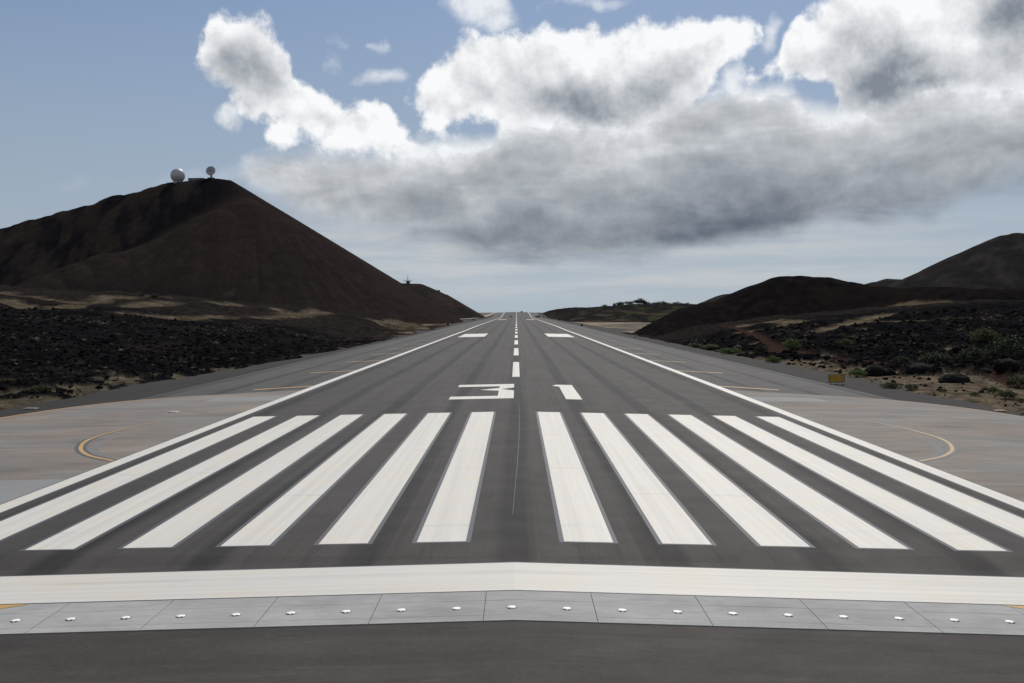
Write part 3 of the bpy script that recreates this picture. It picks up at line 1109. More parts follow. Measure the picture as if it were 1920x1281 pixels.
def cone_tint(x, y, z):
    ang = np.arctan2(y - 838, x + 215)
    rad = np.hypot(x + 215, y - 838)
    c = np.tile(np.array((0.0235, 0.0186, 0.0170)), (len(x), 1))
    st = fbm(ang * 75, rad / 55.0, 4, 25) + 0.8 * fbm(x / 7.0, (y + z) / 9.0, 4, 26)
    c = c * (1 + 0.38 * st)[:, None]
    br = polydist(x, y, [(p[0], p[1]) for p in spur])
    front = sstep(fbm(x / 60.0, y / 80.0, 3, 27), -0.3, 0.4)
    c = tint_mix(c, (0.0310, 0.0225, 0.0195), front * 0.5)
    inner_shade = sstep(ridge_hill(x, y, [cone_ridges[0]]) - ridge_hill(x, y, [cone_ridges[1]]), -2.0, 6.0) * sstep(-x, 212, 240)
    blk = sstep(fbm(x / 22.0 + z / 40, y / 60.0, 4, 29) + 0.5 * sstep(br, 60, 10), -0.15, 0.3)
    c = tint_mix(c, (0.0085, 0.0082, 0.0100), inner_shade * blk * 0.9)  # black lava streaks plus the shade of the inner wall, painted into the tint
    foot = sstep(z, 46, 16) * sstep(-x, 120, 250)
    c = tint_mix(c, (0.0150, 0.0132, 0.0132), foot * 0.8)
    gr = sstep(fbm(x / 18.0, y / 40.0, 4, 31), 0.28, 0.5) * 0.35
    c = tint_mix(c, (0.050, 0.042, 0.028), gr * sstep(z, 70, 20))
    return np.clip(c, 0.004, 1)


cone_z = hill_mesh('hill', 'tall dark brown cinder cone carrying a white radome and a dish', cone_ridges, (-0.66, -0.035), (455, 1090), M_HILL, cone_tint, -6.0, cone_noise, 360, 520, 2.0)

# ---- small hill behind the cone's foot
far_r = pts3([(700, 531, 1500), (752, 531, 1500), (785, 532, 1500), (805, 541, 1495), (830, 551, 1490), (850, 557, 1485), (865, 566, 1480), (882, 570, 1475), (897, 579, 1472), (906, 589, 1468), (909, 602, 1466)])


def low_noise(amp, sc):
    return lambda x, y, h: amp * fbm(x / sc, y / sc, 4, 33)


def tint_of(c0, c1, sc, extra=None):
    def f(x, y, z):
        c = np.tile(np.array(c0), (len(x), 1))
        c = tint_mix(c, c1, sstep(fbm(x / sc, y / sc, 4, 35), -0.1, 0.4))
        return c
    return f


hill_mesh('hill', 'small dark hill with a mast behind the cone foot', [(far_r, 0.5, 8.0)], (-0.20, -0.022), (1250, 1800), M_FAR, tint_of((0.028, 0.0235, 0.0225), (0.038, 0.029, 0.026), 40.0), -8.0, low_noise(0.8, 30.0), 140, 160)

# ---- dark mound behind the lava on the sign side
mound_r = pts3([(1436, 536, 407), (1447, 527, 408), (1470, 519, 410), (1500, 517, 410), (1545, 520, 408), (1590, 528, 402), (1640, 538, 392), (1700, 539, 380), (1780, 539, 366), (1860, 541, 356), (1960, 542, 346), (2120, 550, 335), (2300, 560, 330)])
mound_l = pts3([(1447, 528, 408), (1430, 540, 406), (1411, 553, 404), (1393, 560, 402), (1346, 564, 398), (1312, 570, 392), (1290, 577, 388), (1262, 590, 380), (1228, 605, 370), (1200, 618, 360), (1170, 634, 352)])


def mound_tint(x, y, z):
    c = np.tile(np.array((0.0108, 0.0092, 0.0092)), (len(x), 1))
    c = c * np.clip(1 + 0.7 * fbm(x / 4.0, (y + z) / 6.0, 4, 48), 0.3, 2)[:, None]
    c = tint_mix(c, (0.0160, 0.0118, 0.0106), sstep(fbm(x / 40.0, y / 40.0, 3, 43), -0.1, 0.4))
    c = tint_mix(c, (0.0100, 0.0090, 0.0094), sstep(fbm(x / 25.0, y / 40.0, 4, 45), 0.0, 0.4) * 0.8)
    ln = polydist(x, y, TANM) + 4 * fbm(x / 7.0, y / 7.0, 3, 47)
    c = tint_mix(c, (0.15, 0.115, 0.075), sstep(ln, 4.5, 1.0) * 0.8)
    return c


mound_ridges = [(mound_r, 0.58, 9.0), (mound_l, 0.42, 4.0)]
_mz = lambda x, y: ridge_hill(np.asarray(x, float), np.asarray(y, float), mound_ridges, 3.0)
TANM = [hit(px, py, _mz, 240, 460, 600) for px, py in ((1600, 597), (1640, 587), (1680, 578), (1720, 575), (1770, 573), (1815, 577))]
hill_mesh('hill', 'low dark brown mound with a rounded top beside the runway', mound_ridges, (0.085, 0.70), (250, 560), mat_tint('mound slope', (0.25, 1.1), 0.5, 0.2), mound_tint, -6.0, low_noise(0.9, 14.0), 300, 420, 3.0)

# ---- hills on the sky line behind it
cone_e = pts3([(1640, 530, 1180), (1690, 524, 1150), (1722, 522, 1120), (1745, 514, 1080), (1800, 489, 1060), (1850, 462, 1050), (1888, 441, 1040), (1908, 437, 1040), (1940, 440, 1045), (2010, 470, 1060), (2150, 530, 1090)])
hill_mesh('hill', 'steep grey brown cone rising at the edge of the view above the mound', [(cone_e, 0.5, 12.0)], (0.30, 0.75), (800, 1350), M_FAR,
          tint_of((0.0205, 0.0188, 0.0190), (0.034, 0.0305, 0.0280), 22.0), -8.0, lambda x, y, h: 1.6 * fbm(x / 26.0, y / 90.0, 4, 33), 200, 220)
low_e = pts3([(1330, 572, 1250), (1365, 551, 1250), (1395, 544, 1250), (1425, 541, 1260), (1480, 540, 1290), (1560, 545, 1300), (1640, 529, 1300), (1665, 523, 1300), (1700, 524, 1300)])
hill_mesh('hill', 'pale far hilltop peeping out behind the mound', [(low_e, 0.45, 10.0)], (0.17, 0.42), (1050, 1500), M_FAR, tint_of((0.030, 0.029, 0.030), (0.042, 0.039, 0.037), 30.0), -8.0, low_noise(1.2, 25.0), 120, 160)

# ---- low scrubby ridge left of the mound, beyond the tan flat
scrub_r = pts3([(1017, 591, 1860), (1024, 584, 1820), (1046, 580, 1650), (1080, 577, 1400), (1112, 577, 1230), (1150, 574, 1090), (1195, 570, 1020), (1240, 571, 1010), (1300, 570, 1000), (1380, 572, 990)])


def scrub_tint(x, y, z):
    c = np.tile(np.array((0.018, 0.0165, 0.0165)), (len(x), 1))
    c = tint_mix(c, (0.036, 0.043, 0.022), sstep(fbm(x / 14.0, y / 30.0, 4, 53), 0.0, 0.3) * 0.8 * sstep(x, 60, 95))
    c = tint_mix(c, (0.075, 0.056, 0.042), sstep(fbm(x / 20.0, y / 25.0, 4, 55), 0.02, 0.35) * sstep(z, 15, 11) * 0.7)
    return c


scrub_z = hill_mesh('hill', 'low scrub covered lava ridge beyond the tan flat', [(scrub_r, 0.13, 6.0)], (0.020, 0.26), (880, 1950), M_FAR, scrub_tint, -8.0, low_noise(1.5, 16.0), 240, 260)

# ------------------------------------------------------------------ loose lava blocks
def ico():
    bm = bmesh.new()
    bmesh.ops.create_icosphere(bm, subdivisions=1, radius=1.0)
    v = np.array([tuple(p.co) for p in bm.verts])
    f = np.array([[q.index for q in p.verts] for p in bm.faces])
    bm.free()
    return v, f


ICO_V, ICO_F = ico()


def rocks_mesh(name, pos, size, mat, seed):
    r_ = np.random.RandomState(seed)
    n, nv, nf = len(pos), len(ICO_V), len(ICO_F)
    V = ICO_V[None] * (1 + 0.55 * (r_.rand(n, nv, 1) - 0.5))
    V = V * (0.65 + 0.7 * r_.rand(n, 1, 3)) * np.array([1, 1, 0.75])
    a = r_.rand(n) * 6.283
    ca, sa = np.cos(a)[:, None], np.sin(a)[:, None]
    X = V[..., 0] * ca - V[..., 1] * sa
    Y = V[..., 0] * sa + V[..., 1] * ca
    V = np.stack([X, Y, V[..., 2]], -1) * size[:, None, None] + pos[:, None, :]
    Fc = ICO_F[None] + (np.arange(n) * nv)[:, None, None]
    g = 0.010 * (0.6 + 0.9 * r_.rand(n, 1)) * np.ones((1, nv))
    col = np.stack([g * 1.04, g, g * 1.03], -1)
    pale = r_.rand(n) < 0.035
    col[pale] = np.array([0.10, 0.085, 0.065]) * (0.5 + 0.7 * r_.rand(int(pale.sum()), 1, 1))
    return mesh_np(name, V.reshape(-1, 3), Fc.reshape(-1, 3), mat, False, col.reshape(-1, 3))


M_ROCK = mat_tint('lava block', (2.0, 9.0), 0.5, 0.03)


def scatter(G, n, seed, ymax, p_smooth):
    X, Y, Z, S, E, T = G
    r_ = np.random.RandomState(seed)
    nr, nc = X.shape
    pos, size = [], []
    rr = r_.randint(0, nr - 1, n * 5)
    cc = r_.randint(0, nc - 1, n * 5)
    keep = (Y[rr, cc] < ymax) & (E[rr, cc] > 0.3) & (r_.rand(n * 5) < np.where(S[rr, cc] > 0.4, p_smooth, 1.0)) & (T[rr, cc] < 0.2)
    keep &= r_.rand(n * 5) < np.clip(150.0 / Y[rr, cc], 0.15, 1)
    keep &= np.abs(X[rr, cc]) < 0.56 * Y[rr, cc] + 6
    rr, cc = rr[keep][:n], cc[keep][:n]
    sz = 0.07 + 0.42 * r_.rand(len(rr)) ** 5.0
    sz *= np.where(E[rr, cc] < 2.5, 0.6, 1.0) * np.clip(Y[rr, cc] / 150.0, 0.8, 1.3)
    pos = np.stack([X[rr, cc] + r_.uniform(-.1, .1, len(rr)), Y[rr, cc], Z[rr, cc] + 0.15 * sz], -1)
    return pos, sz


for G, sd, lab in ((FL, 3, 'loose black lava blocks strewn over the field below the radome hill'), (FR, 5, 'loose dark lava blocks strewn over the sandy ground behind the yellow sign')):
    p_, s_ = scatter(G, 11000, sd, 280, 0.12)
    o = link('lava_rocks', rocks_mesh('lava_rocks', p_, s_, M_ROCK, sd))
    tag(o, lab, 'rocks', kind='stuff')


# ------------------------------------------------------------------ boulders
def boulder(px, py, w, h, label, col, seed):
    x, y = hit(px, py, base_right)
    zz = field_z(FR, x, y)
    k = y / F
    bm = bmesh.new()
    bmesh.ops.create_icosphere(bm, subdivisions=3, radius=1.0)
    rr = random.Random(seed)
    ox, oy = rr.uniform(0, 50), rr.uniform(0, 50)
    co = np.array([tuple(v.co) for v in bm.verts])
    n = 0.22 * fbm(co[:, 0] * 1.3 + ox + co[:, 2], co[:, 1] * 1.3 + oy, 3, seed) + 0.16 * ridged(co[:, 0] * 3 + oy, co[:, 2] * 3 + co[:, 1] * 2 + ox, 3, seed)
    for v, d in zip(bm.verts, n):
        v.co *= 1 + float(d)
        v.co.x *= w * k / 2
        v.co.y *= w * k / 2 * 0.9
        v.co.z *= h * k
    o = link('boulder', from_bm('boulder', bm, plain('boulder rock', col, 0.95, 0, 0.5, 2.5)))
    o.data.materials[0].node_tree.nodes['Principled BSDF'].inputs['Specular IOR Level'].default_value = 0.05
    o.location = (x, y, zz + 0.1 * h * k)
    tag(o, label, 'boulder', 'lava boulders in the scrub')


BLK = (0.010, 0.0095, 0.0095)
for a in ((1641, 706, 40, 17, 'black dome shaped boulder just behind the yellow sign, nearest the verge', BLK, 1),
          (1886, 706, 44, 14, 'largest black boulder, below the big dark shrub', BLK, 2),
          (1842, 703, 30, 11, 'low black boulder next to the largest one', BLK, 3),
          (1384, 660, 16, 7, 'brown grey boulder in the green strip by the verge', (0.07, 0.052, 0.045), 4),
          (1790, 717, 52, 14, 'wide flat heap of black rock between sand and red track', (0.014, 0.013, 0.0125), 5),
          (1725, 706, 44, 12, 'rugged black outcrop in the middle of the sandy ground', (0.016, 0.0145, 0.0135), 6),
          (1666, 706, 26, 10, 'small black boulder leaning on the dome shaped one', BLK, 7),
          (1862, 640, 26, 8, 'reddish dark boulder behind the olive shrub up the slope', (0.020, 0.0135, 0.012), 8)):
    boulder(*a)

# ------------------------------------------------------------------ plants
def leaf_mesh(name, seed, mat, n_clump=26, per=46, leaf=0.075, flat=1.0):
    r_ = np.random.RandomState(seed)
    ang = r_.rand(n_clump) * 6.283
    rad = np.sqrt(r_.rand(n_clump)) * 0.85
    cz = (1 - rad ** 2) ** 0.5 * (0.35 + 0.6 * r_.rand(n_clump)) * flat
    C = np.stack([rad * np.cos(ang), rad * np.sin(ang), 0.12 + cz], -1)
    S = 0.13 + 0.17 * r_.rand(n_clump)
    P = C[:, None, :] + r_.normal(0, 1, (n_clump, per, 3)) * S[:, None, None] * np.array([0.75, 0.75, 0.6])
    P = P.reshape(-1, 3)
    P = P[P[:, 2] > 0.02]
    n = len(P)
    d1 = r_.normal(0, 1, (n, 3)); d1 /= np.linalg.norm(d1, axis=1)[:, None]
    d2 = np.cross(d1, r_.normal(0, 1, (n, 3))); d2 /= np.linalg.norm(d2, axis=1)[:, None]
    sz = leaf * (0.6 + 0.8 * r_.rand(n))[:, None]
    V = np.stack([P - d1 * sz, P + d2 * sz * 0.5, P + d1 * sz, P - d2 * sz * 0.5], 1).reshape(-1, 3)
    Fc = np.arange(n * 4).reshape(n, 4)
    return mesh_np(name, V, Fc, mat), C


def mat_leaf(name, c0, c1):
    m, N, b, P = mat_new(name)
    n = N.noise(P, 3.0, 3.0, 0.6)
    N.put(b.inputs['Base Color'], N.mix(N.step(n, 0.35, 0.65), c0, c1))
    b.inputs['Roughness'].default_value = 0.7
    b.inputs['Specular IOR Level'].default_value = 0.2
    tr = N.n.new('ShaderNodeBsdfTranslucent')
    N.put(tr.inputs[0], N.mix(N.step(n, 0.35, 0.65), c0, c1))
    mx = N.n.new('ShaderNodeMixShader')
    mx.inputs[0].default_value = 0.35
    N.l.new(b.outputs[0], mx.inputs[1])
    N.l.new(tr.outputs[0], mx.inputs[2])
    o = [q for q in N.n if q.type == 'OUTPUT_MATERIAL'][0]
    N.l.new(mx.outputs[0], o.inputs[0])
    return m


LEAVES = {'light': mat_leaf('bright shrub leaf', (0.055, 0.082, 0.022), (0.075, 0.100, 0.032)),
          'olive': mat_leaf('olive shrub leaf', (0.050, 0.058, 0.024), (0.068, 0.070, 0.034)),
          'dark': mat_leaf('dark shrub leaf', (0.026, 0.034, 0.018), (0.036, 0.046, 0.024))}
M_STEM = plain('dry stem', (0.055, 0.043, 0.033), 0.9)
VAR = {}


def variant(kind, i):
    if (kind, i) not in VAR:
        me, C = leaf_mesh('foliage', 100 + i, LEAVES[kind], 24 + 4 * (i % 3), 50, 0.07 + 0.012 * (i % 2))
        bm = bmesh.new()
        for c in C[:9]:
            q = Vector(c)
            p1 = Vector((q.x * 0.35, q.y * 0.35, q.z * 0.5))
            tube(bm, (0, 0, -0.05), p1, 0.028, 0.020, 6)
            tube(bm, p1, q, 0.020, 0.006, 6)
        VAR[(kind, i)] = (me, from_bm('stem', bm, M_STEM))
    return VAR[(kind, i)]


def shrub(px, py, w, h, kind, label, i, fn=base_right, G=None):
    G = G or FR
    x, y = hit(px, py, fn)
    k = y / F
    e = empty('shrub', (x, y, field_z(G, x, y) - 0.05), i * 1.3)
    sx, sz = w * k / 2 * 1.0, h * k / 1.05
    tag(e, label, 'shrub', 'shrubs on the lava ground')
    me, st = variant(kind, i % 5)
    for nm, m_ in (('foliage', me), ('stem', st)):
        o = link(nm, m_, e)
        o.scale = (sx, sx * 0.9, sz)


SHRUBS = [
    (1300, 652, 34, 8, 'olive', 'low olive scrub at the verge, farthest along the green strip'),
    (1332, 657, 34, 9, 'light', 'low green scrub at the verge, second from the far end of the strip'),
    (1366, 664, 42, 13, 'light', 'long green scrub at the verge beside the brown grey boulder'),
    (1424, 670, 24, 17, 'dark', 'small dark green bush at the verge where the red track starts'),
    (1452, 680, 36, 15, 'light', 'rounded green bush at the verge just below the red track'),
    (1481, 660, 46, 21, 'light', 'bright green bush alone at the back of the red track'),
    (1584, 656, 30, 12, 'olive', 'olive bush on the black lava beyond the bright green one'),
    (1606, 707, 36, 16, 'light', 'fresh green bush next to the dome shaped boulder'),
    (1575, 702, 9, 11, 'dark', 'tiny upright bush behind the yellow sign'),
    (1672, 729, 44, 15, 'olive', 'long olive scrub along the verge below the boulders'),
    (1706, 733, 34, 12, 'olive', 'low olive scrub at the verge next to the bare sand'),
    (1690, 684, 34, 15, 'dark', 'dark shrub behind the track, nearest the yellow sign'),
    (1752, 682, 60, 20, 'dark', 'wide dark shrub behind the straight part of the track'),
    (1822, 682, 60, 26, 'dark', 'dark grey green shrub at the track bend'),
    (1846, 645, 62, 26, 'olive', 'broad olive shrub high on the lava slope'),
    (1894, 682, 84, 38, 'dark', 'biggest dark green shrub at the picture edge'),
    (1908, 724, 46, 22, 'olive', 'bushy olive shrub at the picture edge below the largest boulder'),
    (1884, 752, 44, 20, 'olive', 'spreading shrub on the bare sand near the verge'),
    (1862, 738, 26, 12, 'olive', 'small shrub on the sand behind the spreading one'),
    (1828, 747, 26, 8, 'olive', 'thin weeds on the sand between track and verge'),
    (1914, 758, 24, 9, 'olive', 'thin weeds on the sand at the picture edge'),
    (1768, 738, 16, 7, 'olive', 'smallest weed tuft on the sand by the verge')]
for i, a in enumerate(SHRUBS):
    shrub(*a, i)
shrub(76, 744, 48, 15, 'olive', 'green weeds among the lava blocks near the concrete pad', 3, base_left, FL)
shrub(266, 557, 14, 7, 'dark', 'smaller dark bush on the grassy crest below the cone', 4, base_left, FL)
shrub(290, 563, 20, 9, 'dark', 'larger dark bush on the grassy crest below the cone', 1, base_left, FL)

TREES = [(1151, 575, 6, 8, 'slender little tree, first on the scrub ridge from the runway', 'olive'), (1163, 575, 16, 9, 'dark rounded tree, second on the scrub ridge from the runway', 'dark'),
         (1179, 574, 16, 9, 'dark rounded tree, third on the scrub ridge from the runway', 'dark'), (1198, 573, 26, 13, 'tallest dark tree at the middle of the scrub ridge', 'dark'),
         (1211, 573, 14, 9, 'small dark tree beside the tallest one on the ridge', 'dark'), (1226, 574, 18, 9, 'low dark tree in the dip of the scrub ridge', 'dark'),
         (1241, 574, 22, 12, 'greener tree after the dip of the scrub ridge', 'olive'), (1257, 575, 18, 10, 'dark tree between two greener ones on the ridge', 'dark'),
         (1272, 574, 22, 12, 'greener tree nearest the dark mound on the ridge', 'olive'), (1287, 575, 18, 11, 'dark tree touching the flank of the mound', 'dark'),
         (1135, 583, 14, 7, 'green bush low on the front of the scrub ridge', 'light')]
for i, (px, py, w, h, lab, kind) in enumerate(TREES):
    yy = 1030.0
    p = at(px, py, yy)
    k = yy / F
    zz = float(scrub_z(p.x, yy))
    e = empty('tree', (p.x, yy, zz - 1.0), i * 0.9)
    tag(e, lab, 'tree', 'trees along the scrub ridge')
    me, st = variant(kind, i % 5)
    o = link('crown', me, e)
    o.scale = (w * k / 1.5, w * k / 1.8, h * k * 0.72)
    o.location = (0, 0, h * k * 0.12)
    o = link('trunk', st, e)
    o.scale = (w * k / 2, w * k / 2, h * k)

# ------------------------------------------------------------------ things on the big cone
M_RADW = plain('radome skin', (0.44, 0.44, 0.455), 0.5, 0, 0.05, 0.6)
M_GREY = plain('grey painted steel', (0.30, 0.31, 0.32), 0.6)
M_DGREY = plain('dark steel', (0.06, 0.062, 0.066), 0.6)
M_BLD = plain('grey hut wall', (0.16, 0.16, 0.155), 0.8)
M_ROOF = plain('grey hut roof', (0.10, 0.10, 0.105), 0.8)
M_WIN = plain('dark window', (0.02, 0.022, 0.026), 0.2)


def on_hill(px, y, dz=0.0):
    p = at(px, 400, y)
    return Vector((p.x, y, float(cone_z(p.x, y)) + dz))


c0 = at(333.3, 329.2, 866.0)
R = 13.4 / F * 866.0
base = Vector((c0.x, 866.0, c0.z - R * 0.95))
rad = empty('radome', (base.x, base.y, base.z - 1.6))
tag(rad, 'large white radome ball on the hill crest', 'radome')
bm = bmesh.new()
bmesh.ops.create_uvsphere(bm, u_segments=48, v_segments=32, radius=R)
for v in list(bm.verts):
    if v.co.z < -R * 0.86: v.co.z = -R * 0.86
o = link('shell', from_bm('shell', bm, M_RADW, True), rad)
o.location = (0, 0, 1.6 + R * 0.95)
bm = bmesh.new()
lathe(bm, [(R * 0.62, -2.0), (R * 0.62, 2.4), (R * 0.56, 2.6)], 40)
link('base_ring', from_bm('base_ring', bm, M_GREY), rad)
bm = bmesh.new()
box(bm, 1.5, -R * 0.62, 1.2, 1.0, 0.12, 2.0)
link('door', from_bm('door', bm, M_DGREY), rad)

cd = at(396.0, 321.3, 850.0)
RD = 8.9 / F * 850.0
dish = empty('dish_antenna', (cd.x, 850.0, cd.z - RD * 1.45))
tag(dish, 'round dish antenna on a pedestal at the highest point of the hill', 'antenna')
Md = Matrix.Translation((0, -0.8, RD * 1.45)) @ Matrix.Rotation(math.radians(78), 4, 'X')
bm = bmesh.new()
prof = [(0.15, -0.18)]
lathe(bm, [(0.2, -0.30), (RD * 0.5, -0.02), (RD * 0.8, 0.40), (RD, 0.78), (RD * 0.99, 0.88), (RD * 0.78, 0.55), (RD * 0.48, 0.18), (0.15, 0.0)], 40, Md)
link('reflector', from_bm('reflector', bm, plain('dish paint', (0.34, 0.34, 0.345), 0.5), True), dish)
bm = bmesh.new()
tip = Md @ Vector((0, 0, 2.6))
for k in range(3):
    a = k * 2.094 + 0.5
    tube(bm, Md @ Vector((RD * 0.62 * math.cos(a), RD * 0.62 * math.sin(a), 0.35)), tip, 0.07, 0.05, 6)
link('feed_strut', from_bm('feed_strut', bm, M_GREY), dish)
bm = bmesh.new()
tube(bm, Md @ Vector((0, 0, 2.1)), Md @ Vector((0, 0, 2.9)), 0.45, 0.30, 12)
link('feed_horn', from_bm('feed_horn', bm, M_DGREY), dish)
bm = bmesh.new()
tube(bm, (0, 0.2, -2.0), (0, 0.2, RD * 1.3), 1.15, 0.75, 16)
box(bm, 0, 0.3, RD * 1.35, 1.8, 1.6, 1.5, 0.1)
link('pedestal', from_bm('pedestal', bm, M_GREY), dish)
bm = bmesh.new()
box(bm, 0, 0.2, -0.8, 5.0, 4.0, 2.4, 0.05)
link('plinth', from_bm('plinth', bm, M_BLD), dish)

pb = at(369, 336.5, 858.0)
hut = empty('hut', (pb.x, 858.0, pb.z - 2.2), math.radians(-6))
tag(hut, 'low flat roofed hut between the radome and the dish', 'hut')
bm = bmesh.new(); box(bm, 0, 0, 0.6, 13.0, 5.0, 4.2); link('wall', from_bm('wall', bm, M_BLD), hut)
bm = bmesh.new(); box(bm, 0, 0, 2.85, 13.8, 5.8, 0.28, 0.04); link('roof', from_bm('roof', bm, M_ROOF), hut)
for k in range(3):
    bm = bmesh.new(); box(bm, -4 + 4 * k, -2.52, 1.7, 1.4, 0.06, 0.9); link('window', from_bm('window', bm, M_WIN), hut)

# ------------------------------------------------------------------ masts on the far hill
pm = at(764.5, 530.5, 1500.0)
ms = empty('radio_mast', (pm.x, 1500.0, pm.z - 0.6))
tag(ms, 'radio mast on a wide platform on the far hilltop', 'mast')
bm = bmesh.new(); box(bm, 0.5, 0, 1.3, 5.2, 4.0, 3.0); link('cabin', from_bm('cabin', bm, M_DGREY), ms)
bm = bmesh.new(); box(bm, 0, 0, 3.3, 11.5, 5.0, 0.55); link('platform', from_bm('platform', bm, M_DGREY), ms)
bm = bmesh.new()
for sx in (-5.2, -2.6, 0, 2.6, 5.2): tube(bm, (sx, -2.3, 3.5), (sx, -2.3, 4.4), 0.09)
tube(bm, (-5.4, -2.3, 4.4), (5.4, -2.3, 4.4), 0.09)
link('railing', from_bm('railing', bm, M_DGREY), ms)
bm = bmesh.new()
for sx, sy in ((-1, -1), (1, -1), (1, 1), (-1, 1)): tube(bm, (sx * 0.7, sy * 0.7, 3.5), (sx * 0.16, sy * 0.16, 10.6), 0.16, 0.10, 6)
for k in range(5):
    zz = 4.2 + k * 1.4
    w = 0.65 - 0.11 * k
    for a, b_ in (((-w, -w), (w, -w)), ((w, -w), (w, w)), ((w, w), (-w, w)), ((-w, w), (-w, -w))):
        tube(bm, (a[0], a[1], zz), (b_[0], b_[1], zz + 0.7), 0.07, None, 5)
tube(bm, (0, 0, 10.4), (0, 0, 13.0), 0.10, 0.05, 6)
link('lattice', from_bm('lattice', bm, M_DGREY), ms)

pt = at(823, 550.5, 1492.0)
tw = empty('lookout_tower', (pt.x, 1492.0, pt.z + 0.2))
tag(tw, 'small lookout cabin on the slope of the far hill', 'tower')
bm = bmesh.new(); box(bm, 0, 0, 1.2, 3.4, 3.2, 3.0, 0.05); link('base', from_bm('base', bm, M_GREY), tw)
bm = bmesh.new(); box(bm, 0, 0, 3.6, 2.8, 2.8, 1.8, 0.05); link('cabin', from_bm('cabin', bm, M_DGREY), tw)
bm = bmesh.new(); box(bm, 0, 0, 4.65, 4.0, 4.0, 0.3); link('roof', from_bm('roof', bm, M_DGREY), tw)
bm = bmesh.new(); box(bm, 0, -1.42, 3.8, 2.2, 0.06, 0.8); link('window', from_bm('window', bm, M_WIN), tw)
pw = at(818.2, 549.0, 1494.0)
wh = link('whip_antenna', None)
wh.location = (pw.x, 1494.0, pw.z - 0.8)
tag(wh, 'thin whip antenna standing beside the lookout cabin', 'antenna')
bm = bmesh.new(); tube(bm, (0, 0, 0), (0, 0, 10.0), 0.10, 0.05, 6); link('pole', from_bm('pole', bm, M_DGREY), wh)
bm = bmesh.new(); box(bm, 0, 0, 0.2, 0.9, 0.9, 0.6); link('footing', from_bm('footing', bm, M_GREY), wh)

# ------------------------------------------------------------------ the yellow sign and small airfield furniture
def pave_hit(px, py):
    return hit(px, py, rz, 30, 1450, 6000)


sx_, sy_ = pave_hit(1568.5, 721.0)
sg = empty('sign', (sx_, sy_, float(rz(sx_, sy_)) - 0.03), math.radians(-8))
tag(sg, 'yellow rectangular sign on short feet at the shoulder edge', 'sign')
W, H = 28.0 * sy_ / F, 14.6 * sy_ / F
m, N, b, P = mat_new('sign face')
nn = N.noise(stretched(N, P, 2.2, 1.0, 5.0), 1.0, 3.0, 0.6)
N.put(b.inputs['Base Color'], N.mix(N.step(nn, 0.45, 0.62), (0.42, 0.245, 0.012), (0.30, 0.155, 0.014)))
b.inputs['Roughness'].default_value = 0.5
bm = bmesh.new(); box(bm, 0, 0, 0.30 + H / 2, W, 0.10, H, 0.015); link('panel', from_bm('panel', bm, m), sg)
M_FRM = plain('brown sign frame', (0.055, 0.038, 0.022), 0.6)
bm = bmesh.new()
for cx, cz, ww, hh in ((0, 0.30 + H, W + 0.10, 0.06), (0, 0.30, W + 0.10, 0.06), (-W / 2, 0.30 + H / 2, 0.07, H), (W / 2, 0.30 + H / 2, 0.07, H)):
    box(bm, cx, 0.0, cz, ww, 0.15, hh, 0.008)
link('frame', from_bm('frame', bm, M_FRM), sg)
for k in range(3):
    bm = bmesh.new()
    tube(bm, (0, 0, 0.02), (0, 0, 0.32), 0.045, None, 10)
    lg = link('leg', from_bm('leg', bm, M_DGREY), sg)
    lg.location = ((k - 1) * W * 0.38, 0, 0)
    bm = bmesh.new()
    box(bm, 0, 0, 0.05, 0.42, 0.42, 0.10, 0.02)
    link('footing', from_bm('footing', bm, M_PATCH), lg)

M_BOARD = plain('dark marker board', (0.022, 0.020, 0.020), 0.7)
for px, py, w, h, lab in (
        (745, 632, 1.0, 7.0, 'thin dark post on the verge, nearest one on the radome side'),
        (840, 611, 4.0, 5.0, 'dark marker board on the verge, second on the radome side'),
        (848.5, 607.5, 3.2, 4.2, 'dark marker board on the verge, third on the radome side'),
        (888, 601.5, 3.0, 3.2, 'dark marker board on the verge, farthest on the radome side'),
        (1191.5, 634, 1.2, 8.0, 'thin dark post on the verge at the toe of the mound'),
        (1091, 612.5, 4.0, 4.5, 'dark marker board at the shoulder edge, near the tan flat'),
        (1049, 601.5, 3.2, 4.0, 'dark marker board at the shoulder edge, farthest on the mound side')):
    x, yy = pave_hit(px, py)
    k = yy / F
    e = empty('marker_board' if w > 2 else 'marker_post', (x, yy, float(rz(x, yy)) - 0.03))
    tag(e, lab, 'marker', 'markers along the verge')
    bm = bmesh.new()
    if w > 2:
        box(bm, 0, 0, h * k * 0.6, w * k, 0.12, h * k * 0.8, 0.02)
        link('board', from_bm('board', bm, M_BOARD), e)
        for s in (-1, 1):
            bm = bmesh.new(); tube(bm, (s * w * k * 0.35, 0.1, 0), (s * w * k * 0.35, 0.1, h * k * 0.9), 0.05)
            link('leg', from_bm('leg', bm, M_DGREY), e)
    else:
        tube(bm, (0, 0, 0), (0, 0, h * k), 0.09, 0.07)
        link('post', from_bm('post', bm, M_BOARD), e)
        bm = bmesh.new(); box(bm, 0, 0, 0.06, 1.6, 0.5, 0.1, 0.01)
        link('base_plate', from_bm('base_plate', bm, M_PATCH), e)

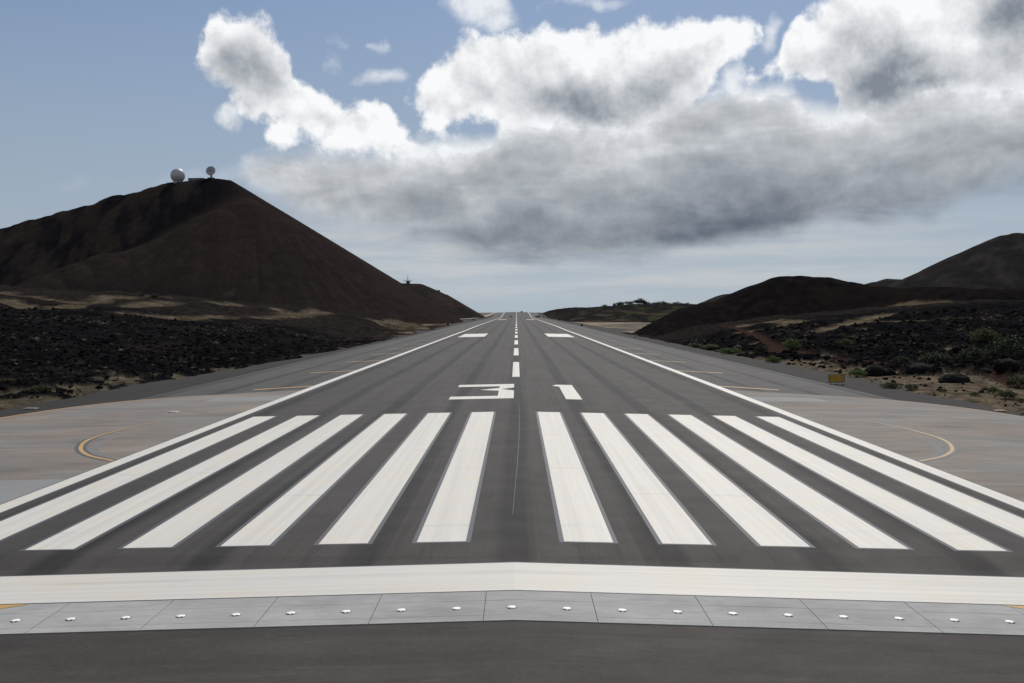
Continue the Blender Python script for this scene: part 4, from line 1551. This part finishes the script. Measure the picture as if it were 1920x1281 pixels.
for px, py, w, col, lab in ((58, 767, 1.15, (0.24, 0.20, 0.16), 'small flat cover plate lying on the verge by the lava'),
                            (326, 773.5, 0.75, (0.42, 0.42, 0.41), 'small pale cover plate on the concrete pad'),
                            (1875, 771, 0.95, (0.34, 0.24, 0.10), 'small yellowish cover plate on the verge beyond the pad corner')):
    x, yy = pave_hit(px, py)
    bm = bmesh.new()
    box(bm, 0, 0, 0.03, w, 0.8, 0.07, 0.02)
    box(bm, 0, 0, 0.075, w * 0.7, 0.45, 0.03, 0.01)
    o = link('cover_plate', from_bm('cover_plate', bm, plain('cover plate', col, 0.7)))
    o.location = (x, yy, float(rz(x, yy)))
    tag(o, lab, 'cover plate', 'cover plates beside the runway')

# ------------------------------------------------------------------ far vehicles at the dip of the runway
M_TYRE = plain('tyre rubber', (0.015, 0.015, 0.016), 0.9)


def vehicle(px, y, L, Hh, col, label, tall=False):
    p = at(px, 594, y)
    x = p.x
    e = empty('truck' if tall else 'car', (x, y, float(rz(x, y)) + 0.01), 0.0)
    tag(e, label, 'vehicle', 'vehicles far down the runway')
    body = plain('vehicle paint', col, 0.45)
    r_ = 0.32 * (1.5 if tall else 1.0)
    bm = bmesh.new()
    if tall:
        box(bm, L * 0.12, 0, r_ + Hh * 0.42, L * 0.72, 2.4, Hh * 0.78, 0.06)
    else:
        box(bm, 0, 0, r_ + Hh * 0.22, L, 1.8, Hh * 0.42, 0.08)
    link('body', from_bm('body', bm, body), e)
    bm = bmesh.new()
    if tall: box(bm, -L * 0.38, 0, r_ + Hh * 0.32, L * 0.24, 2.3, Hh * 0.62, 0.1)
    else: box(bm, L * 0.06, 0, r_ + Hh * 0.58, L * 0.52, 1.6, Hh * 0.34, 0.14)
    cb = link('cabin', from_bm('cabin', bm, body), e)
    bm = bmesh.new()
    if tall: box(bm, -L * 0.38, -1.16, r_ + Hh * 0.44, L * 0.15, 0.05, Hh * 0.22)
    else: box(bm, L * 0.06, -0.81, r_ + Hh * 0.60, L * 0.42, 0.05, Hh * 0.2)
    link('window', from_bm('window', bm, M_WIN), cb)
    for sx in (-0.33, 0.33):
        for sy in (-0.8, 0.8):
            bm = bmesh.new()
            tube(bm, (sx * L, sy - 0.12, r_), (sx * L, sy + 0.12, r_), r_, None, 16)
            link('wheel', from_bm('wheel', bm, M_TYRE), e)


vehicle(1008.5, 1490, 7.2, 2.6, (0.022, 0.022, 0.020), 'long dark truck parked across the far runway', True)
vehicle(958.0, 1492, 3.6, 1.6, (0.03, 0.03, 0.034), 'small dark car on the far runway beside the centre line')
vehicle(1021.0, 1420, 4.2, 3.6, (0.55, 0.55, 0.54), 'white truck off the far runway end by the tan flat', True)
vehicle(978.0, 1930, 4.4, 2.4, (0.05, 0.06, 0.075), 'tiny dark truck on the runway crest', True)

# pale track climbing beside the far runway
pt_ = [(-60, 1180), (-57, 1320), (-52, 1460), (-47, 1600), (-43, 1760), (-40, 1930)]
bm = bmesh.new()
prev = None
for (x, yy) in pt_:
    v = [bm.verts.new((x + k * 4.0, yy, float(np.interp(yy, KN, KZ)) - 0.4)) for k in (-1, 1)]
    if prev: bm.faces.new((prev[0], prev[1], v[1], v[0]))
    prev = v
o = link('road', from_bm('road', bm, mat_concrete('pale road', (0.20, 0.19, 0.18), (0.22, 0.19, 0.165))))
tag(o, 'pale service road climbing beside the far end of the runway', 'road', kind='structure')
